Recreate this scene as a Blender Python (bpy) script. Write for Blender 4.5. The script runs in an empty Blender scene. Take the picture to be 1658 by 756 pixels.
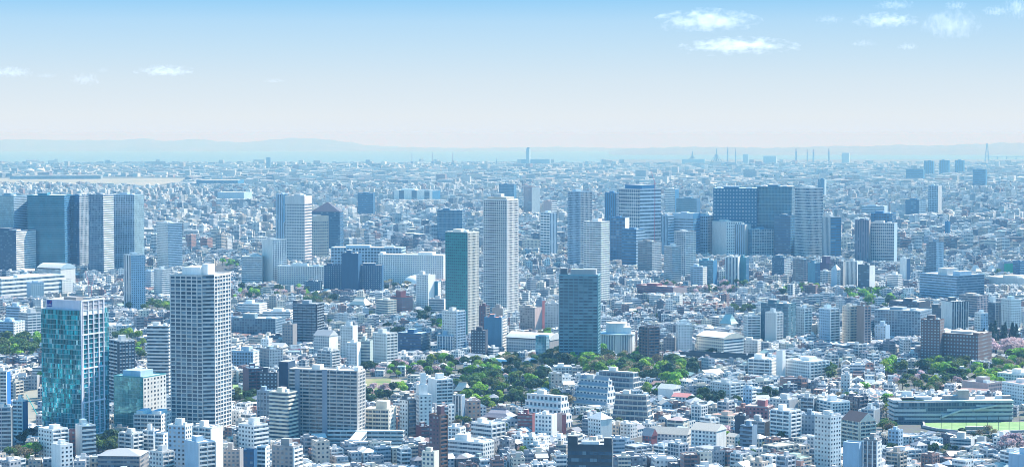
import bpy, math, random
import numpy as np
from mathutils import Vector, Matrix
R = math.radians
random.seed(7)
rng = np.random.default_rng(7)
SC = bpy.context.scene
COL = SC.collection

# ------------------------------------------------------------------ camera
F_PX, EYE, CAM_Z, EARTH = 3300.0, 216.0, 255.0, 7.4e6
PITCH = math.atan((378.0 - EYE) / F_PX)
SP, CP = math.sin(PITCH), math.cos(PITCH)
cam_data = bpy.data.cameras.new('camera')
cam_data.sensor_width = 36.0
cam_data.lens = 36.0 * F_PX / 1658.0
cam_data.clip_start = 1.0
cam_data.clip_end = 200000.0
cam = bpy.data.objects.new('camera', cam_data)
COL.objects.link(cam)
cam.location = (0, 0, CAM_Z)
cam.rotation_euler = (math.pi / 2 - PITCH, 0, 0)
SC.camera = cam

# ------------------------------------------------------------------ sky, sun, exposure
SUN_AZ, SUN_EL = 56.0, 46.0          # azimuth measured from the view direction towards the right
world = bpy.data.worlds.new('World')
SC.world = world
world.use_nodes = True
nt = world.node_tree
nt.nodes.clear()
w_out = nt.nodes.new('ShaderNodeOutputWorld')
w_bg = nt.nodes.new('ShaderNodeBackground')
w_sky = nt.nodes.new('ShaderNodeTexSky')
w_sky.sky_type = 'NISHITA'
w_sky.sun_disc = False
w_sky.sun_elevation = R(SUN_EL)
w_sky.sun_rotation = R(SUN_AZ)
w_sky.altitude = 250
w_sky.air_density = 1.3
w_sky.dust_density = 0.6
w_sky.ozone_density = 3.0
w_tc = nt.nodes.new('ShaderNodeTexCoord')
w_sep = nt.nodes.new('ShaderNodeSeparateXYZ')
w_map = nt.nodes.new('ShaderNodeMapRange')
w_map.inputs['From Min'].default_value = 0.0
w_map.inputs['From Max'].default_value = 0.16
w_ramp = nt.nodes.new('ShaderNodeValToRGB')
w_gain = nt.nodes.new('ShaderNodeVectorMath'); w_gain.operation = 'SCALE'
w_mix = nt.nodes.new('ShaderNodeMix'); w_mix.data_type = 'RGBA'
w_fac = nt.nodes.new('ShaderNodeMapRange')
w_fac.inputs['From Min'].default_value = 0.06
w_fac.inputs['From Max'].default_value = 0.30
w_fac.interpolation_type = 'SMOOTHSTEP'
L = nt.links
L.new(w_tc.outputs['Generated'], w_sep.inputs[0])
L.new(w_sep.outputs['Z'], w_map.inputs['Value'])
L.new(w_sep.outputs['Z'], w_fac.inputs['Value'])
L.new(w_map.outputs['Result'], w_ramp.inputs['Fac'])
L.new(w_ramp.outputs['Color'], w_gain.inputs[0])
EXPOSURE, SKY_STRENGTH = 1.19, 0.104
SKY_GAIN = 0.605 * 2 ** 0.75 / 2 ** EXPOSURE / SKY_STRENGTH
w_gain.inputs['Scale'].default_value = SKY_GAIN
w_bg.inputs['Strength'].default_value = SKY_STRENGTH
w_tint = nt.nodes.new('ShaderNodeVectorMath'); w_tint.operation = 'MULTIPLY'
w_tint.inputs[1].default_value = (0.36, 1.03, 1.27)
L.new(w_fac.outputs['Result'], w_mix.inputs['Factor'])
L.new(w_gain.outputs['Vector'], w_mix.inputs['A'])
L.new(w_sky.outputs['Color'], w_tint.inputs[0])
L.new(w_tint.outputs[0], w_mix.inputs['B'])
L.new(w_mix.outputs['Result'], w_bg.inputs['Color'])
L.new(w_bg.outputs['Background'], w_out.inputs['Surface'])
def srgb(r, g, b):
    f = lambda c: c / 12.92 if c <= 0.04045 else ((c + 0.055) / 1.055) ** 2.4
    return (f(r / 255), f(g / 255), f(b / 255), 1)
cr = w_ramp.color_ramp
stops = [(0.0, (226, 236, 247)), (0.05, (227, 236, 243)), (0.16, (214, 231, 243)), (0.26, (196, 225, 245)),
         (0.34, (180, 219, 247)), (0.42, (146, 206, 247)), (0.60, (110, 180, 240)), (1.0, (75, 145, 220))]
while len(cr.elements) < len(stops):
    cr.elements.new(0.5)
for e, (p, c) in zip(cr.elements, stops):
    e.position = p
    e.color = srgb(*c)

sun_data = bpy.data.lights.new('sun', 'SUN')
sun_data.energy = 4.2
sun_data.angle = R(0.53)
sun_data.color = (1.0, 0.945, 0.865)
sun = bpy.data.objects.new('sun', sun_data)
COL.objects.link(sun)
S = Vector((math.sin(R(SUN_AZ)) * math.cos(R(SUN_EL)), math.cos(R(SUN_AZ)) * math.cos(R(SUN_EL)), math.sin(R(SUN_EL))))
sun.rotation_euler = S.to_track_quat('Z', 'Y').to_euler()
sun.location = (500, 500, 1500)

vs = SC.view_settings
vs.view_transform = 'Standard'
vs.look = 'None'
vs.gamma = 1
vs.use_curve_mapping = False
vs.exposure = EXPOSURE
cy = SC.cycles
cy.use_denoising = True
cy.filter_width = 0.9
cy.use_adaptive_sampling = False
cy.max_bounces = 6
cy.diffuse_bounces = 2
cy.glossy_bounces = 2
cy.transmission_bounces = 2
cy.transparent_max_bounces = 6
cy.volume_bounces = 1
cy.sample_clamp_indirect = 4.0
cy.caustics_reflective = False
cy.caustics_refractive = False
HAZE_DENSITY = 0.64e-4
HAZE_EXT, HAZE_ALBEDO = (0.29, 0.73, 1.30), (0.70, 0.62, 0.555)     # how much light each colour loses per unit of air, and how much of that is scattered on
HAZE_UNIT = 1.4      # the volume's colour may not pass 1, so its density carries the rest
HAZE_EXT = tuple(e / HAZE_UNIT for e in HAZE_EXT)
HAZE_DENSITY *= HAZE_UNIT
HAZE_COLOR = tuple(e * a for e, a in zip(HAZE_EXT, HAZE_ALBEDO))
HAZE_ABSORB = tuple(max(0.0, 1 - e * (1 - a) / (1 - e * a)) ** 2 for e, a in zip(HAZE_EXT, HAZE_ALBEDO))

# ------------------------------------------------------------------ where a picture point stands on the ground
def ground_z(y):
    return -(y * y) / (2 * EARTH)
def project(x, y, z):
    zc = z - CAM_Z
    d = y * CP - zc * SP
    return 829 + F_PX * x / d, 378 - F_PX * (y * SP + zc * CP) / d
def ground_y(py):
    lo, hi = 300.0, 61000.0
    for _ in range(50):
        m = (lo + hi) / 2
        if project(0, m, ground_z(m))[1] > py:
            lo = m
        else:
            hi = m
    return lo
def ground_point(px, py):
    y = ground_y(py)
    z = ground_z(y)
    return (px - 829) / F_PX * (y * CP - (z - CAM_Z) * SP), y, z
def height_at(y, py):
    t = (378 - py) / F_PX
    # t*(y*CP - zc*SP) = y*SP + zc*CP
    zc = (t * y * CP - y * SP) / (CP + t * SP)
    return zc + CAM_Z
# ------------------------------------------------------------------ materials
def new_mat(name):
    m = bpy.data.materials.new(name)
    m.use_nodes = True
    t = m.node_tree
    for n in list(t.nodes):
        if n.type != 'OUTPUT_MATERIAL':
            t.nodes.remove(n)
    b = t.nodes.new('ShaderNodeBsdfPrincipled')
    t.links.new(b.outputs[0], t.nodes['Material Output'].inputs['Surface'])
    return m, t, b
def mth(t, op, a, b=None, c=None):
    n = t.nodes.new('ShaderNodeMath')
    n.operation = op
    for i, v in enumerate((a, b, c)):
        if v is None:
            continue
        if isinstance(v, (int, float)):
            n.inputs[i].default_value = v
        else:
            t.links.new(v, n.inputs[i])
    return n.outputs[0]
def mixc(t, f, a, b, blend='MIX'):
    n = t.nodes.new('ShaderNodeMix')
    n.data_type = 'RGBA'
    n.blend_type = blend
    for k, v in (('Factor', f), ('A', a), ('B', b)):
        if isinstance(v, (int, float)):
            n.inputs[k].default_value = v
        elif isinstance(v, tuple):
            n.inputs[k].default_value = (*v[:3], 1)
        else:
            t.links.new(v, n.inputs[k])
    return n.outputs['Result']
def attr_col(t):
    a = t.nodes.new('ShaderNodeAttribute')
    a.attribute_name = 'col'
    return a.outputs['Color']
def noise(t, scale, detail=3, coord=None, dist=0.0):
    n = t.nodes.new('ShaderNodeTexNoise')
    n.inputs['Scale'].default_value = scale
    n.inputs['Detail'].default_value = detail
    n.inputs['Distortion'].default_value = dist
    if coord is None:
        g = t.nodes.new('ShaderNodeNewGeometry')
        coord = g.outputs['Position']
    t.links.new(coord, n.inputs['Vector'])
    return n.outputs['Fac']
def weathered(t, col, amount=0.25, scale=0.35):
    """streaks and patches of dirt on a painted wall, in world metres"""
    g = t.nodes.new('ShaderNodeNewGeometry')
    mp = t.nodes.new('ShaderNodeMapping')
    mp.inputs['Scale'].default_value = (1.0, 1.0, 0.18)
    t.links.new(g.outputs['Position'], mp.inputs['Vector'])
    n = noise(t, scale, 4, mp.outputs[0])
    k = mth(t, 'MULTIPLY_ADD', n, amount * 2, 1 - amount)
    v = t.nodes.new('ShaderNodeVectorMath')
    v.operation = 'SCALE'
    t.links.new(col, v.inputs[0])
    t.links.new(k, v.inputs['Scale'])
    return v.outputs[0]
MAT = {}
def facade(name, u0, u1, v0, v1, glass=(0.008, 0.045, 0.090), blind=(0.17, 0.27, 0.34), blind_p=0.16, g_rough=0.08, curtain=False, metallic=0.0, vary=1.0):  # default glass blue holds the sky's reflection in its base colour
    m, t, b = new_mat(name)
    uv = t.nodes.new('ShaderNodeUVMap')
    uv.uv_map = 'UVMap'
    s = t.nodes.new('ShaderNodeSeparateXYZ')
    t.links.new(uv.outputs[0], s.inputs[0])
    fu, fv = mth(t, 'FRACT', s.outputs[0]), mth(t, 'FRACT', s.outputs[1])
    mk = mth(t, 'MULTIPLY', mth(t, 'GREATER_THAN', fu, u0), mth(t, 'LESS_THAN', fu, u1))
    mk = mth(t, 'MULTIPLY', mk, mth(t, 'GREATER_THAN', fv, v0))
    mk = mth(t, 'MULTIPLY', mk, mth(t, 'LESS_THAN', fv, v1))
    c = t.nodes.new('ShaderNodeCombineXYZ')
    t.links.new(mth(t, 'FLOOR', s.outputs[0]), c.inputs[0])
    t.links.new(mth(t, 'FLOOR', s.outputs[1]), c.inputs[1])
    wn = t.nodes.new('ShaderNodeTexWhiteNoise')
    wn.noise_dimensions = '3D'
    t.links.new(c.outputs[0], wn.inputs['Vector'])
    col = attr_col(t)
    if curtain:
        # a clad glass wall: panes differ at random in place of reflections, the thin frame is pale
        mp = t.nodes.new('ShaderNodeMapping'); mp.inputs['Scale'].default_value = (0.30, 0.10, 1.0)
        t.links.new(c.outputs[0], mp.inputs['Vector'])
        patch = noise(t, 1.0, 2, mp.outputs[0])
        rnd = mth(t, 'ADD', mth(t, 'MULTIPLY', wn.outputs['Value'], 0.75), mth(t, 'MULTIPLY', mth(t, 'SUBTRACT', mth(t, 'MULTIPLY', patch, 3.2), 1.1), 0.42))
        pw = mth(t, 'POWER', mth(t, 'MAXIMUM', rnd, 0.0), 2.2)
        k = mth(t, 'MULTIPLY_ADD', pw, 2.3 * vary, 0.34 + .46 * (1 - vary))
        v = t.nodes.new('ShaderNodeVectorMath'); v.operation = 'SCALE'
        t.links.new(col, v.inputs[0]); t.links.new(k, v.inputs['Scale'])
        pane = mixc(t, mth(t, 'MULTIPLY', mth(t, 'GREATER_THAN', wn.outputs['Value'], 0.93), 0.55 if vary > .5 else 0.0), v.outputs[0], (0.62, 0.75, 0.78))
        base = mixc(t, mk, mixc(t, 0.45, col, (0.6, 0.68, 0.7)), pane)
        nrm = t.nodes.new('ShaderNodeNewGeometry')
        sub = t.nodes.new('ShaderNodeVectorMath'); sub.operation = 'SUBTRACT'
        t.links.new(wn.outputs['Color'], sub.inputs[0]); sub.inputs[1].default_value = (0.5, 0.5, 0.5)
        sca = t.nodes.new('ShaderNodeVectorMath'); sca.operation = 'SCALE'
        t.links.new(sub.outputs[0], sca.inputs[0]); sca.inputs['Scale'].default_value = 0.05 * (0.3 + 0.7 * vary)
        add = t.nodes.new('ShaderNodeVectorMath'); add.operation = 'ADD'
        t.links.new(nrm.outputs['Normal'], add.inputs[0]); t.links.new(sca.outputs[0], add.inputs[1])
        nn = t.nodes.new('ShaderNodeVectorMath'); nn.operation = 'NORMALIZE'
        t.links.new(add.outputs[0], nn.inputs[0])
        t.links.new(nn.outputs[0], b.inputs['Normal'])
    else:
        paler = mth(t, 'MULTIPLY', mth(t, 'GREATER_THAN', wn.outputs['Value'], 1 - blind_p), 0.8)  # panes showing a blind, paler than the bare glass
        k = mth(t, 'MULTIPLY_ADD', wn.outputs['Value'], 0.5, 0.25)
        pane = mixc(t, paler, mixc(t, mth(t, 'MULTIPLY', k, 0.25), glass, (0.25, 0.42, 0.56)), blind)
        base = mixc(t, mk, weathered(t, col), pane)
    t.links.new(base, b.inputs['Base Color'])
    t.links.new(mth(t, 'MULTIPLY_ADD', mk, g_rough - 0.75, 0.75), b.inputs['Roughness'])
    if metallic:
        t.links.new(mth(t, 'MULTIPLY', mk, metallic), b.inputs['Metallic'])
    MAT[name] = m
facade('pun', 0.23, 0.77, 0.28, 0.80)
facade('rib', 0.03, 0.97, 0.36, 0.84)
facade('bal', 0.05, 0.95, 0.40, 0.97, glass=(0.014, 0.05, 0.085), blind_p=0.15, g_rough=0.3)  # dark upper band paints the shaded balcony recess along with its glass
facade('grid', 0.13, 0.87, 0.16, 0.88)
facade('cur', 0.035, 0.965, 0.04, 0.96, curtain=True, g_rough=0.07, metallic=0.45, vary=0.22)
facade('mirror', 0.035, 0.965, 0.04, 0.96, curtain=True, g_rough=0.04, metallic=0.6)
facade('plt', 0.28, 0.72, 0.34, 0.72, glass=(0.30, 0.40, 0.46), blind=(0.5, 0.55, 0.55), blind_p=0.2)  # pale glass colour, so windows show on dark walls
facade('tgrid', 0.12, 0.90, 0.26, 0.90, glass=(0.005, 0.075, 0.09), blind=(0.06, 0.22, 0.24), blind_p=0.2)
facade('fin', 0.38, 0.78, -1, 2, blind_p=0.1)
facade('rec', 0.06, 0.94, 0.08, 0.80, glass=(0.014, 0.05, 0.09), blind_p=0.25, g_rough=0.15)
def plain(name, rough=0.75, amount=0.25, scale=0.35, spec=0.4, metallic=0.0):
    m, t, b = new_mat(name)
    t.links.new(weathered(t, attr_col(t), amount, scale), b.inputs['Base Color'])
    b.inputs['Roughness'].default_value = rough
    b.inputs['Specular IOR Level'].default_value = spec
    b.inputs['Metallic'].default_value = metallic
    MAT[name] = m
plain('wall')
plain('roof', 0.85, 0.38, 0.22, 0.3)
plain('tile', 0.6, 0.3, 1.2, 0.5)
plain('metal', 0.35, 0.15, 0.5, 0.5, 0.5)
plain('bark', 0.9, 0.4, 2.0, 0.2)
def glass_mat(name, rough=0.06):
    m, t, b = new_mat(name)
    t.links.new(attr_col(t), b.inputs['Base Color'])
    b.inputs['Roughness'].default_value = rough
    b.inputs['Specular IOR Level'].default_value = 0.7
    MAT[name] = m
glass_mat('glass')
def leaf_mat():
    m, t, b = new_mat('leaf')
    col = attr_col(t)
    n = noise(t, 0.6, 2)
    oi = t.nodes.new('ShaderNodeObjectInfo')
    hs = t.nodes.new('ShaderNodeHueSaturation')
    t.links.new(mth(t, 'MULTIPLY_ADD', oi.outputs['Random'], 0.05, 0.475), hs.inputs['Hue'])
    t.links.new(mth(t, 'MULTIPLY_ADD', mth(t, 'FRACT', mth(t, 'MULTIPLY', oi.outputs['Random'], 7.3)), 0.7, 0.75), hs.inputs['Value'])
    t.links.new(col, hs.inputs['Color'])
    col = hs.outputs[0]
    v = t.nodes.new('ShaderNodeVectorMath'); v.operation = 'SCALE'
    t.links.new(col, v.inputs[0]); t.links.new(mth(t, 'MULTIPLY_ADD', n, 1.2, 0.4), v.inputs['Scale'])
    t.links.new(v.outputs[0], b.inputs['Base Color'])
    b.inputs['Roughness'].default_value = 0.7
    b.inputs['Specular IOR Level'].default_value = 0.25
    tr = t.nodes.new('ShaderNodeBsdfTranslucent')
    t.links.new(v.outputs[0], tr.inputs['Color'])
    mx = t.nodes.new('ShaderNodeMixShader'); mx.inputs[0].default_value = 0.35
    t.links.new(b.outputs[0], mx.inputs[1]); t.links.new(tr.outputs[0], mx.inputs[2])
    t.links.new(mx.outputs[0], t.nodes['Material Output'].inputs['Surface'])
    MAT['leaf'] = m
leaf_mat()
def ground_mat():
    m, t, b = new_mat('ground')
    n1, n2 = noise(t, 0.012, 5), noise(t, 0.09, 4)
    c = mixc(t, n1, (0.05, 0.055, 0.06), (0.15, 0.15, 0.145))
    r = t.nodes.new('ShaderNodeMapRange')
    r.inputs['From Min'].default_value = 0.52; r.inputs['From Max'].default_value = 0.62
    t.links.new(n2, r.inputs['Value'])
    c = mixc(t, mth(t, 'MULTIPLY', r.outputs[0], 0.7), c, (0.10, 0.13, 0.07))
    t.links.new(c, b.inputs['Base Color'])
    b.inputs['Roughness'].default_value = 0.9
    MAT['ground'] = m
ground_mat()
def two_tone(name, c1, c2, scale, rough=0.9, detail=5):
    m, t, b = new_mat(name)
    n = noise(t, scale, detail)
    r = t.nodes.new('ShaderNodeMapRange')
    r.inputs['From Min'].default_value = 0.35; r.inputs['From Max'].default_value = 0.65
    t.links.new(n, r.inputs['Value'])
    t.links.new(mixc(t, r.outputs[0], c1, c2), b.inputs['Base Color'])
    b.inputs['Roughness'].default_value = rough
    MAT[name] = m
    return m, t, b
two_tone('lawn', (0.10, 0.17, 0.05), (0.28, 0.24, 0.13), 0.05)
two_tone('turf', (0.15, 0.29, 0.10), (0.24, 0.36, 0.15), 0.12)
two_tone('asphalt', (0.05, 0.052, 0.055), (0.075, 0.076, 0.08), 0.3)
two_tone('sand', (0.30, 0.28, 0.23), (0.20, 0.21, 0.17), 0.004)
two_tone('hill', (0.09, 0.09, 0.075), (0.15, 0.14, 0.115), 0.0008)
two_tone('court', (0.12, 0.40, 0.32), (0.14, 0.45, 0.36), 0.1)
def water_mat():
    m, t, b = new_mat('water')
    b.inputs['Base Color'].default_value = (0.13, 0.16, 0.20, 1)
    b.inputs['Roughness'].default_value = 0.22
    n = noise(t, 0.02, 4)
    bp = t.nodes.new('ShaderNodeBump')
    bp.inputs['Strength'].default_value = 0.3
    bp.inputs['Distance'].default_value = 1.0
    t.links.new(n, bp.inputs['Height'])
    t.links.new(bp.outputs[0], b.inputs['Normal'])
    MAT['water'] = m
water_mat()
# ------------------------------------------------------------------ mesh helpers
class MB:
    """collects faces in metres; build() links them as ONE mesh object"""
    def __init__(self):
        self.v, self.f, self.m, self.c, self.u = [], [], [], [], []
        self.key = {}
    def vert(self, p):
        k = (round(p[0], 3), round(p[1], 3), round(p[2], 3))
        i = self.key.get(k)
        if i is None:
            i = self.key[k] = len(self.v)
            self.v.append(k)
        return i
    def face(self, ps, mat, col, uv=None):
        ids = [self.vert(p) for p in ps]
        if len(set(ids)) < 3:
            return
        if len(set(ids)) < len(ids):
            keep, seen = [], set()
            for j, i in enumerate(ids):
                if i not in seen:
                    seen.add(i); keep.append(j)
            ids = [ids[j] for j in keep]
            uv = [uv[j] for j in keep] if uv else None
        self.f.append(ids); self.m.append(mat); self.c.append(col)
        self.u.append(uv or [(0.0, 0.0)] * len(ids))
    def ring(self, pa, pb, mats, cols, uvs=None):
        """walls between two loops of the same length (pa below, pb above)"""
        n = len(pa)
        for i in range(n):
            j = (i + 1) % n
            m = mats[i] if isinstance(mats, list) else mats
            c = cols[i] if isinstance(cols, list) else cols
            self.face([pa[i], pa[j], pb[j], pb[i]], m, c, uvs[i] if uvs else None)
    def prism(self, pts, z0, z1, mat, col, top=None, topcol=None, bottom=True):
        a = [(x, y, z0) for x, y in pts]
        b = [(x, y, z1) for x, y in pts]
        self.ring(a, b, mat, col)
        self.face(b, top or (mat if not isinstance(mat, list) else mat[0]), topcol or (col if not isinstance(col, list) else col[0]))
        if bottom:
            self.face(a[::-1], mat if not isinstance(mat, list) else mat[0], col if not isinstance(col, list) else col[0])
    def box(self, x0, x1, y0, y1, z0, z1, mat, col, top=None, topcol=None):
        self.prism([(x0, y0), (x1, y0), (x1, y1), (x0, y1)], z0, z1, mat, col, top, topcol)
    def tube(self, pts, r, mat, col, n=6):
        prev = None
        for k, p in enumerate(pts):
            p = Vector(p)
            a = Vector(pts[max(0, k - 1)]); b = Vector(pts[min(len(pts) - 1, k + 1)])
            d = (b - a).normalized()
            s = d.cross(Vector((0.13, 0.31, 0.94)))
            if s.length < 0.2:
                s = d.cross(Vector((1, 0, 0)))
            s.normalize(); t = d.cross(s)
            rr = r[k] if isinstance(r, (list, tuple)) else r
            cur = [tuple(p + s * (rr * math.cos(2 * math.pi * i / n)) + t * (rr * math.sin(2 * math.pi * i / n))) for i in range(n)]
            if prev:
                self.ring(prev, cur, mat, col)
            else:
                self.face(cur[::-1], mat, col)
            prev = cur
        self.face(prev, mat, col)
    def build(self, name, parent=None, smooth=False, **tags):
        me = bpy.data.meshes.new(name)
        me.from_pydata(self.v, [], self.f)
        names = []
        for m in self.m:
            if m not in names:
                names.append(m)
        for m in names:
            me.materials.append(MAT[m])
        me.polygons.foreach_set('material_index', [names.index(m) for m in self.m])
        nl = len(me.loops)
        uv = np.empty((nl, 2), np.float32); cc = np.ones((nl, 4), np.float32)
        k = 0
        for ids, c, u in zip(self.f, self.c, self.u):
            n = len(ids)
            uv[k:k + n] = u
            cc[k:k + n, :3] = c[:3]
            k += n
        me.uv_layers.new(name='UVMap').data.foreach_set('uv', uv.ravel())
        me.attributes.new('col', 'FLOAT_COLOR', 'CORNER').data.foreach_set('color', cc.ravel())
        if smooth:
            me.polygons.foreach_set('use_smooth', [True] * len(me.polygons))
        o = bpy.data.objects.new(name, me)
        COL.objects.link(o)
        if parent is not None:
            o.parent = parent
        tag(o, **tags)
        return o
def tag(o, label=None, cat=None, group=None, kind=None):
    for k, v in (('label', label), ('category', cat), ('group', group), ('kind', kind)):
        if v:
            o[k] = v
    return o
def thing(name, label, cat, loc, rz=0.0, group=None):
    o = bpy.data.objects.new(name, None)
    COL.objects.link(o)
    o.location = loc
    o.rotation_euler = (0, 0, rz)
    o.empty_display_size = 5
    return tag(o, label, cat, group)
def link_copy(o, parent):
    c = o.copy()
    COL.objects.link(c)
    c.parent = parent
    return c
def copy_tree(o, parent=None):
    c = o.copy()
    COL.objects.link(c)
    c.parent = parent
    for ch in o.children:
        copy_tree(ch, c)
    return c
def inset(pts, d):
    n, out = len(pts), []
    for i in range(n):
        p, a, b = Vector(pts[i]), Vector(pts[i - 1]), Vector(pts[(i + 1) % n])
        t0, t1 = (p - a).normalized(), (b - p).normalized()
        n0, n1 = Vector((-t0.y, t0.x)), Vector((-t1.y, t1.x))
        k = 1 + n0.dot(n1)
        q = p + (n0 + n1) * (d / max(k, 0.35))
        out.append((q.x, q.y))
    return out
# colours (linear base colours of paint, concrete, tile, glass)
C = dict(W=(.80, .80, .78), O=(.66, .66, .64), L=(.55, .56, .56), G=(.36, .37, .38), B=(.19, .27, .35), D=(.075, .105, .13), N=(.045, .06, .085),
         K=(.02, .025, .03), T=(.014, .235, .285), GT=(.03, .16, .15), BG=(.02, .15, .31), DB=(.012, .08, .18), CR=(.68, .64, .54), BE=(.52, .47, .40), BR=(.16, .10, .085), PU=(.13, .075, .095),
         PK=(.50, .38, .36), RD=(.21, .075, .085), SA=(.62, .36, .27), GY=(.28, .27, .27), VB=(.02, .16, .55), LB=(.36, .50, .62), TE=(.05, .28, .30), GR=(.02, .33, .22))
# ------------------------------------------------------------------ one building
BAY = dict(plt=3.6, pun=3.2, rib=2.4, bal=6.0, grid=3.4, cur=1.7, mirror=1.6, fin=2.6, rec=3.0, wall=3.0, tile=3.0)
GEO = {'gbal': 'rec', 'ggrid': 'rec', 'gband': 'rec', 'gwin': 'wall', 'gfin': 'rec'}
def face_box(mb, a, t, n, u0, u1, n0, n1, z0, z1, mat, col):
    P = lambda u, k: (a[0] + t[0] * u + n[0] * k, a[1] + t[1] * u + n[1] * k)
    mb.prism([P(u0, n1), P(u1, n1), P(u1, n0), P(u0, n0)], z0, z1, mat, col)
def roof_part(root, pts, h, wall, roof, rim=1.0, kind='flat', name='roof', ridge=0.0):
    mb = MB()
    if kind == 'flat':
        o0 = [(x, y, h) for x, y in pts]; o1 = [(x, y, h + rim) for x, y in pts]
        ip = inset(pts, 0.4)
        i1 = [(x, y, h + rim) for x, y in ip]; i0 = [(x, y, h + 0.12) for x, y in ip]
        mb.ring(o0, o1, 'wall', wall); mb.ring(o1, i1, 'wall', wall); mb.ring(i1, i0, 'wall', wall)
        mb.face(i0, 'roof', roof)
        mb.face(o0[::-1], 'wall', wall)
    else:
        ov = inset(pts, -0.6)
        a, b, c, d = ov
        z = h + 0.02
        lx = math.dist(a, b) >= math.dist(b, c)
        if not lx:
            a, b, c, d = b, c, d, a
        q = {'gable': 0.0, 'hip': 0.28, 'pyramid': 0.5}.get(kind, 0.0)
        if kind == 'hip':
            q = min(0.48, 0.5 * math.dist(b, c) / max(math.dist(a, b), 0.1))
        m0 = ((a[0] + d[0]) / 2, (a[1] + d[1]) / 2); m1 = ((b[0] + c[0]) / 2, (b[1] + c[1]) / 2)
        r0 = (m0[0] + (m1[0] - m0[0]) * q, m0[1] + (m1[1] - m0[1]) * q, h + ridge)
        r1 = (m1[0] + (m0[0] - m1[0]) * q, m1[1] + (m0[1] - m1[1]) * q, h + ridge)
        A, B, Cc, Dd = [(p[0], p[1], z) for p in (a, b, c, d)]
        if kind == 'vault':
            prev = None
            N = 8
            for k in range(N + 1):
                f = k / N
                z2 = z + ridge * math.sin(math.pi * (0.06 + 0.88 * f))
                p = ((a[0] + (d[0] - a[0]) * f), (a[1] + (d[1] - a[1]) * f), z2)
                s = ((b[0] + (c[0] - b[0]) * f), (b[1] + (c[1] - b[1]) * f), z2)
                if prev:
                    mb.face([prev[0], prev[1], s, p], 'tile', roof)
                prev = (p, s)
            for e in ((a, d), (b, c)):
                lo = [(e[0][0] + (e[1][0] - e[0][0]) * k / N, e[0][1] + (e[1][1] - e[0][1]) * k / N, z + ridge * math.sin(math.pi * (0.06 + 0.88 * k / N))) for k in range(N + 1)]
                ring = [(e[0][0], e[0][1], z - 0.3)] + lo + [(e[1][0], e[1][1], z - 0.3)]
                mb.face(ring if e[0] == b else ring[::-1], 'wall', wall)
        else:
            wm = 'wall' if kind == 'gable' else 'tile'
            wc = wall if kind == 'gable' else roof
            mb.face([A, B, r1, r0], 'tile', roof); mb.face([Cc, Dd, r0, r1], 'tile', roof)
            mb.face([B, Cc, r1], wm, wc); mb.face([Dd, A, r0], wm, wc)
        mb.face([Dd, Cc, B, A], 'tile', roof)
    return mb.build(name, root)
WINDOW_MESH = {}
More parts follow.
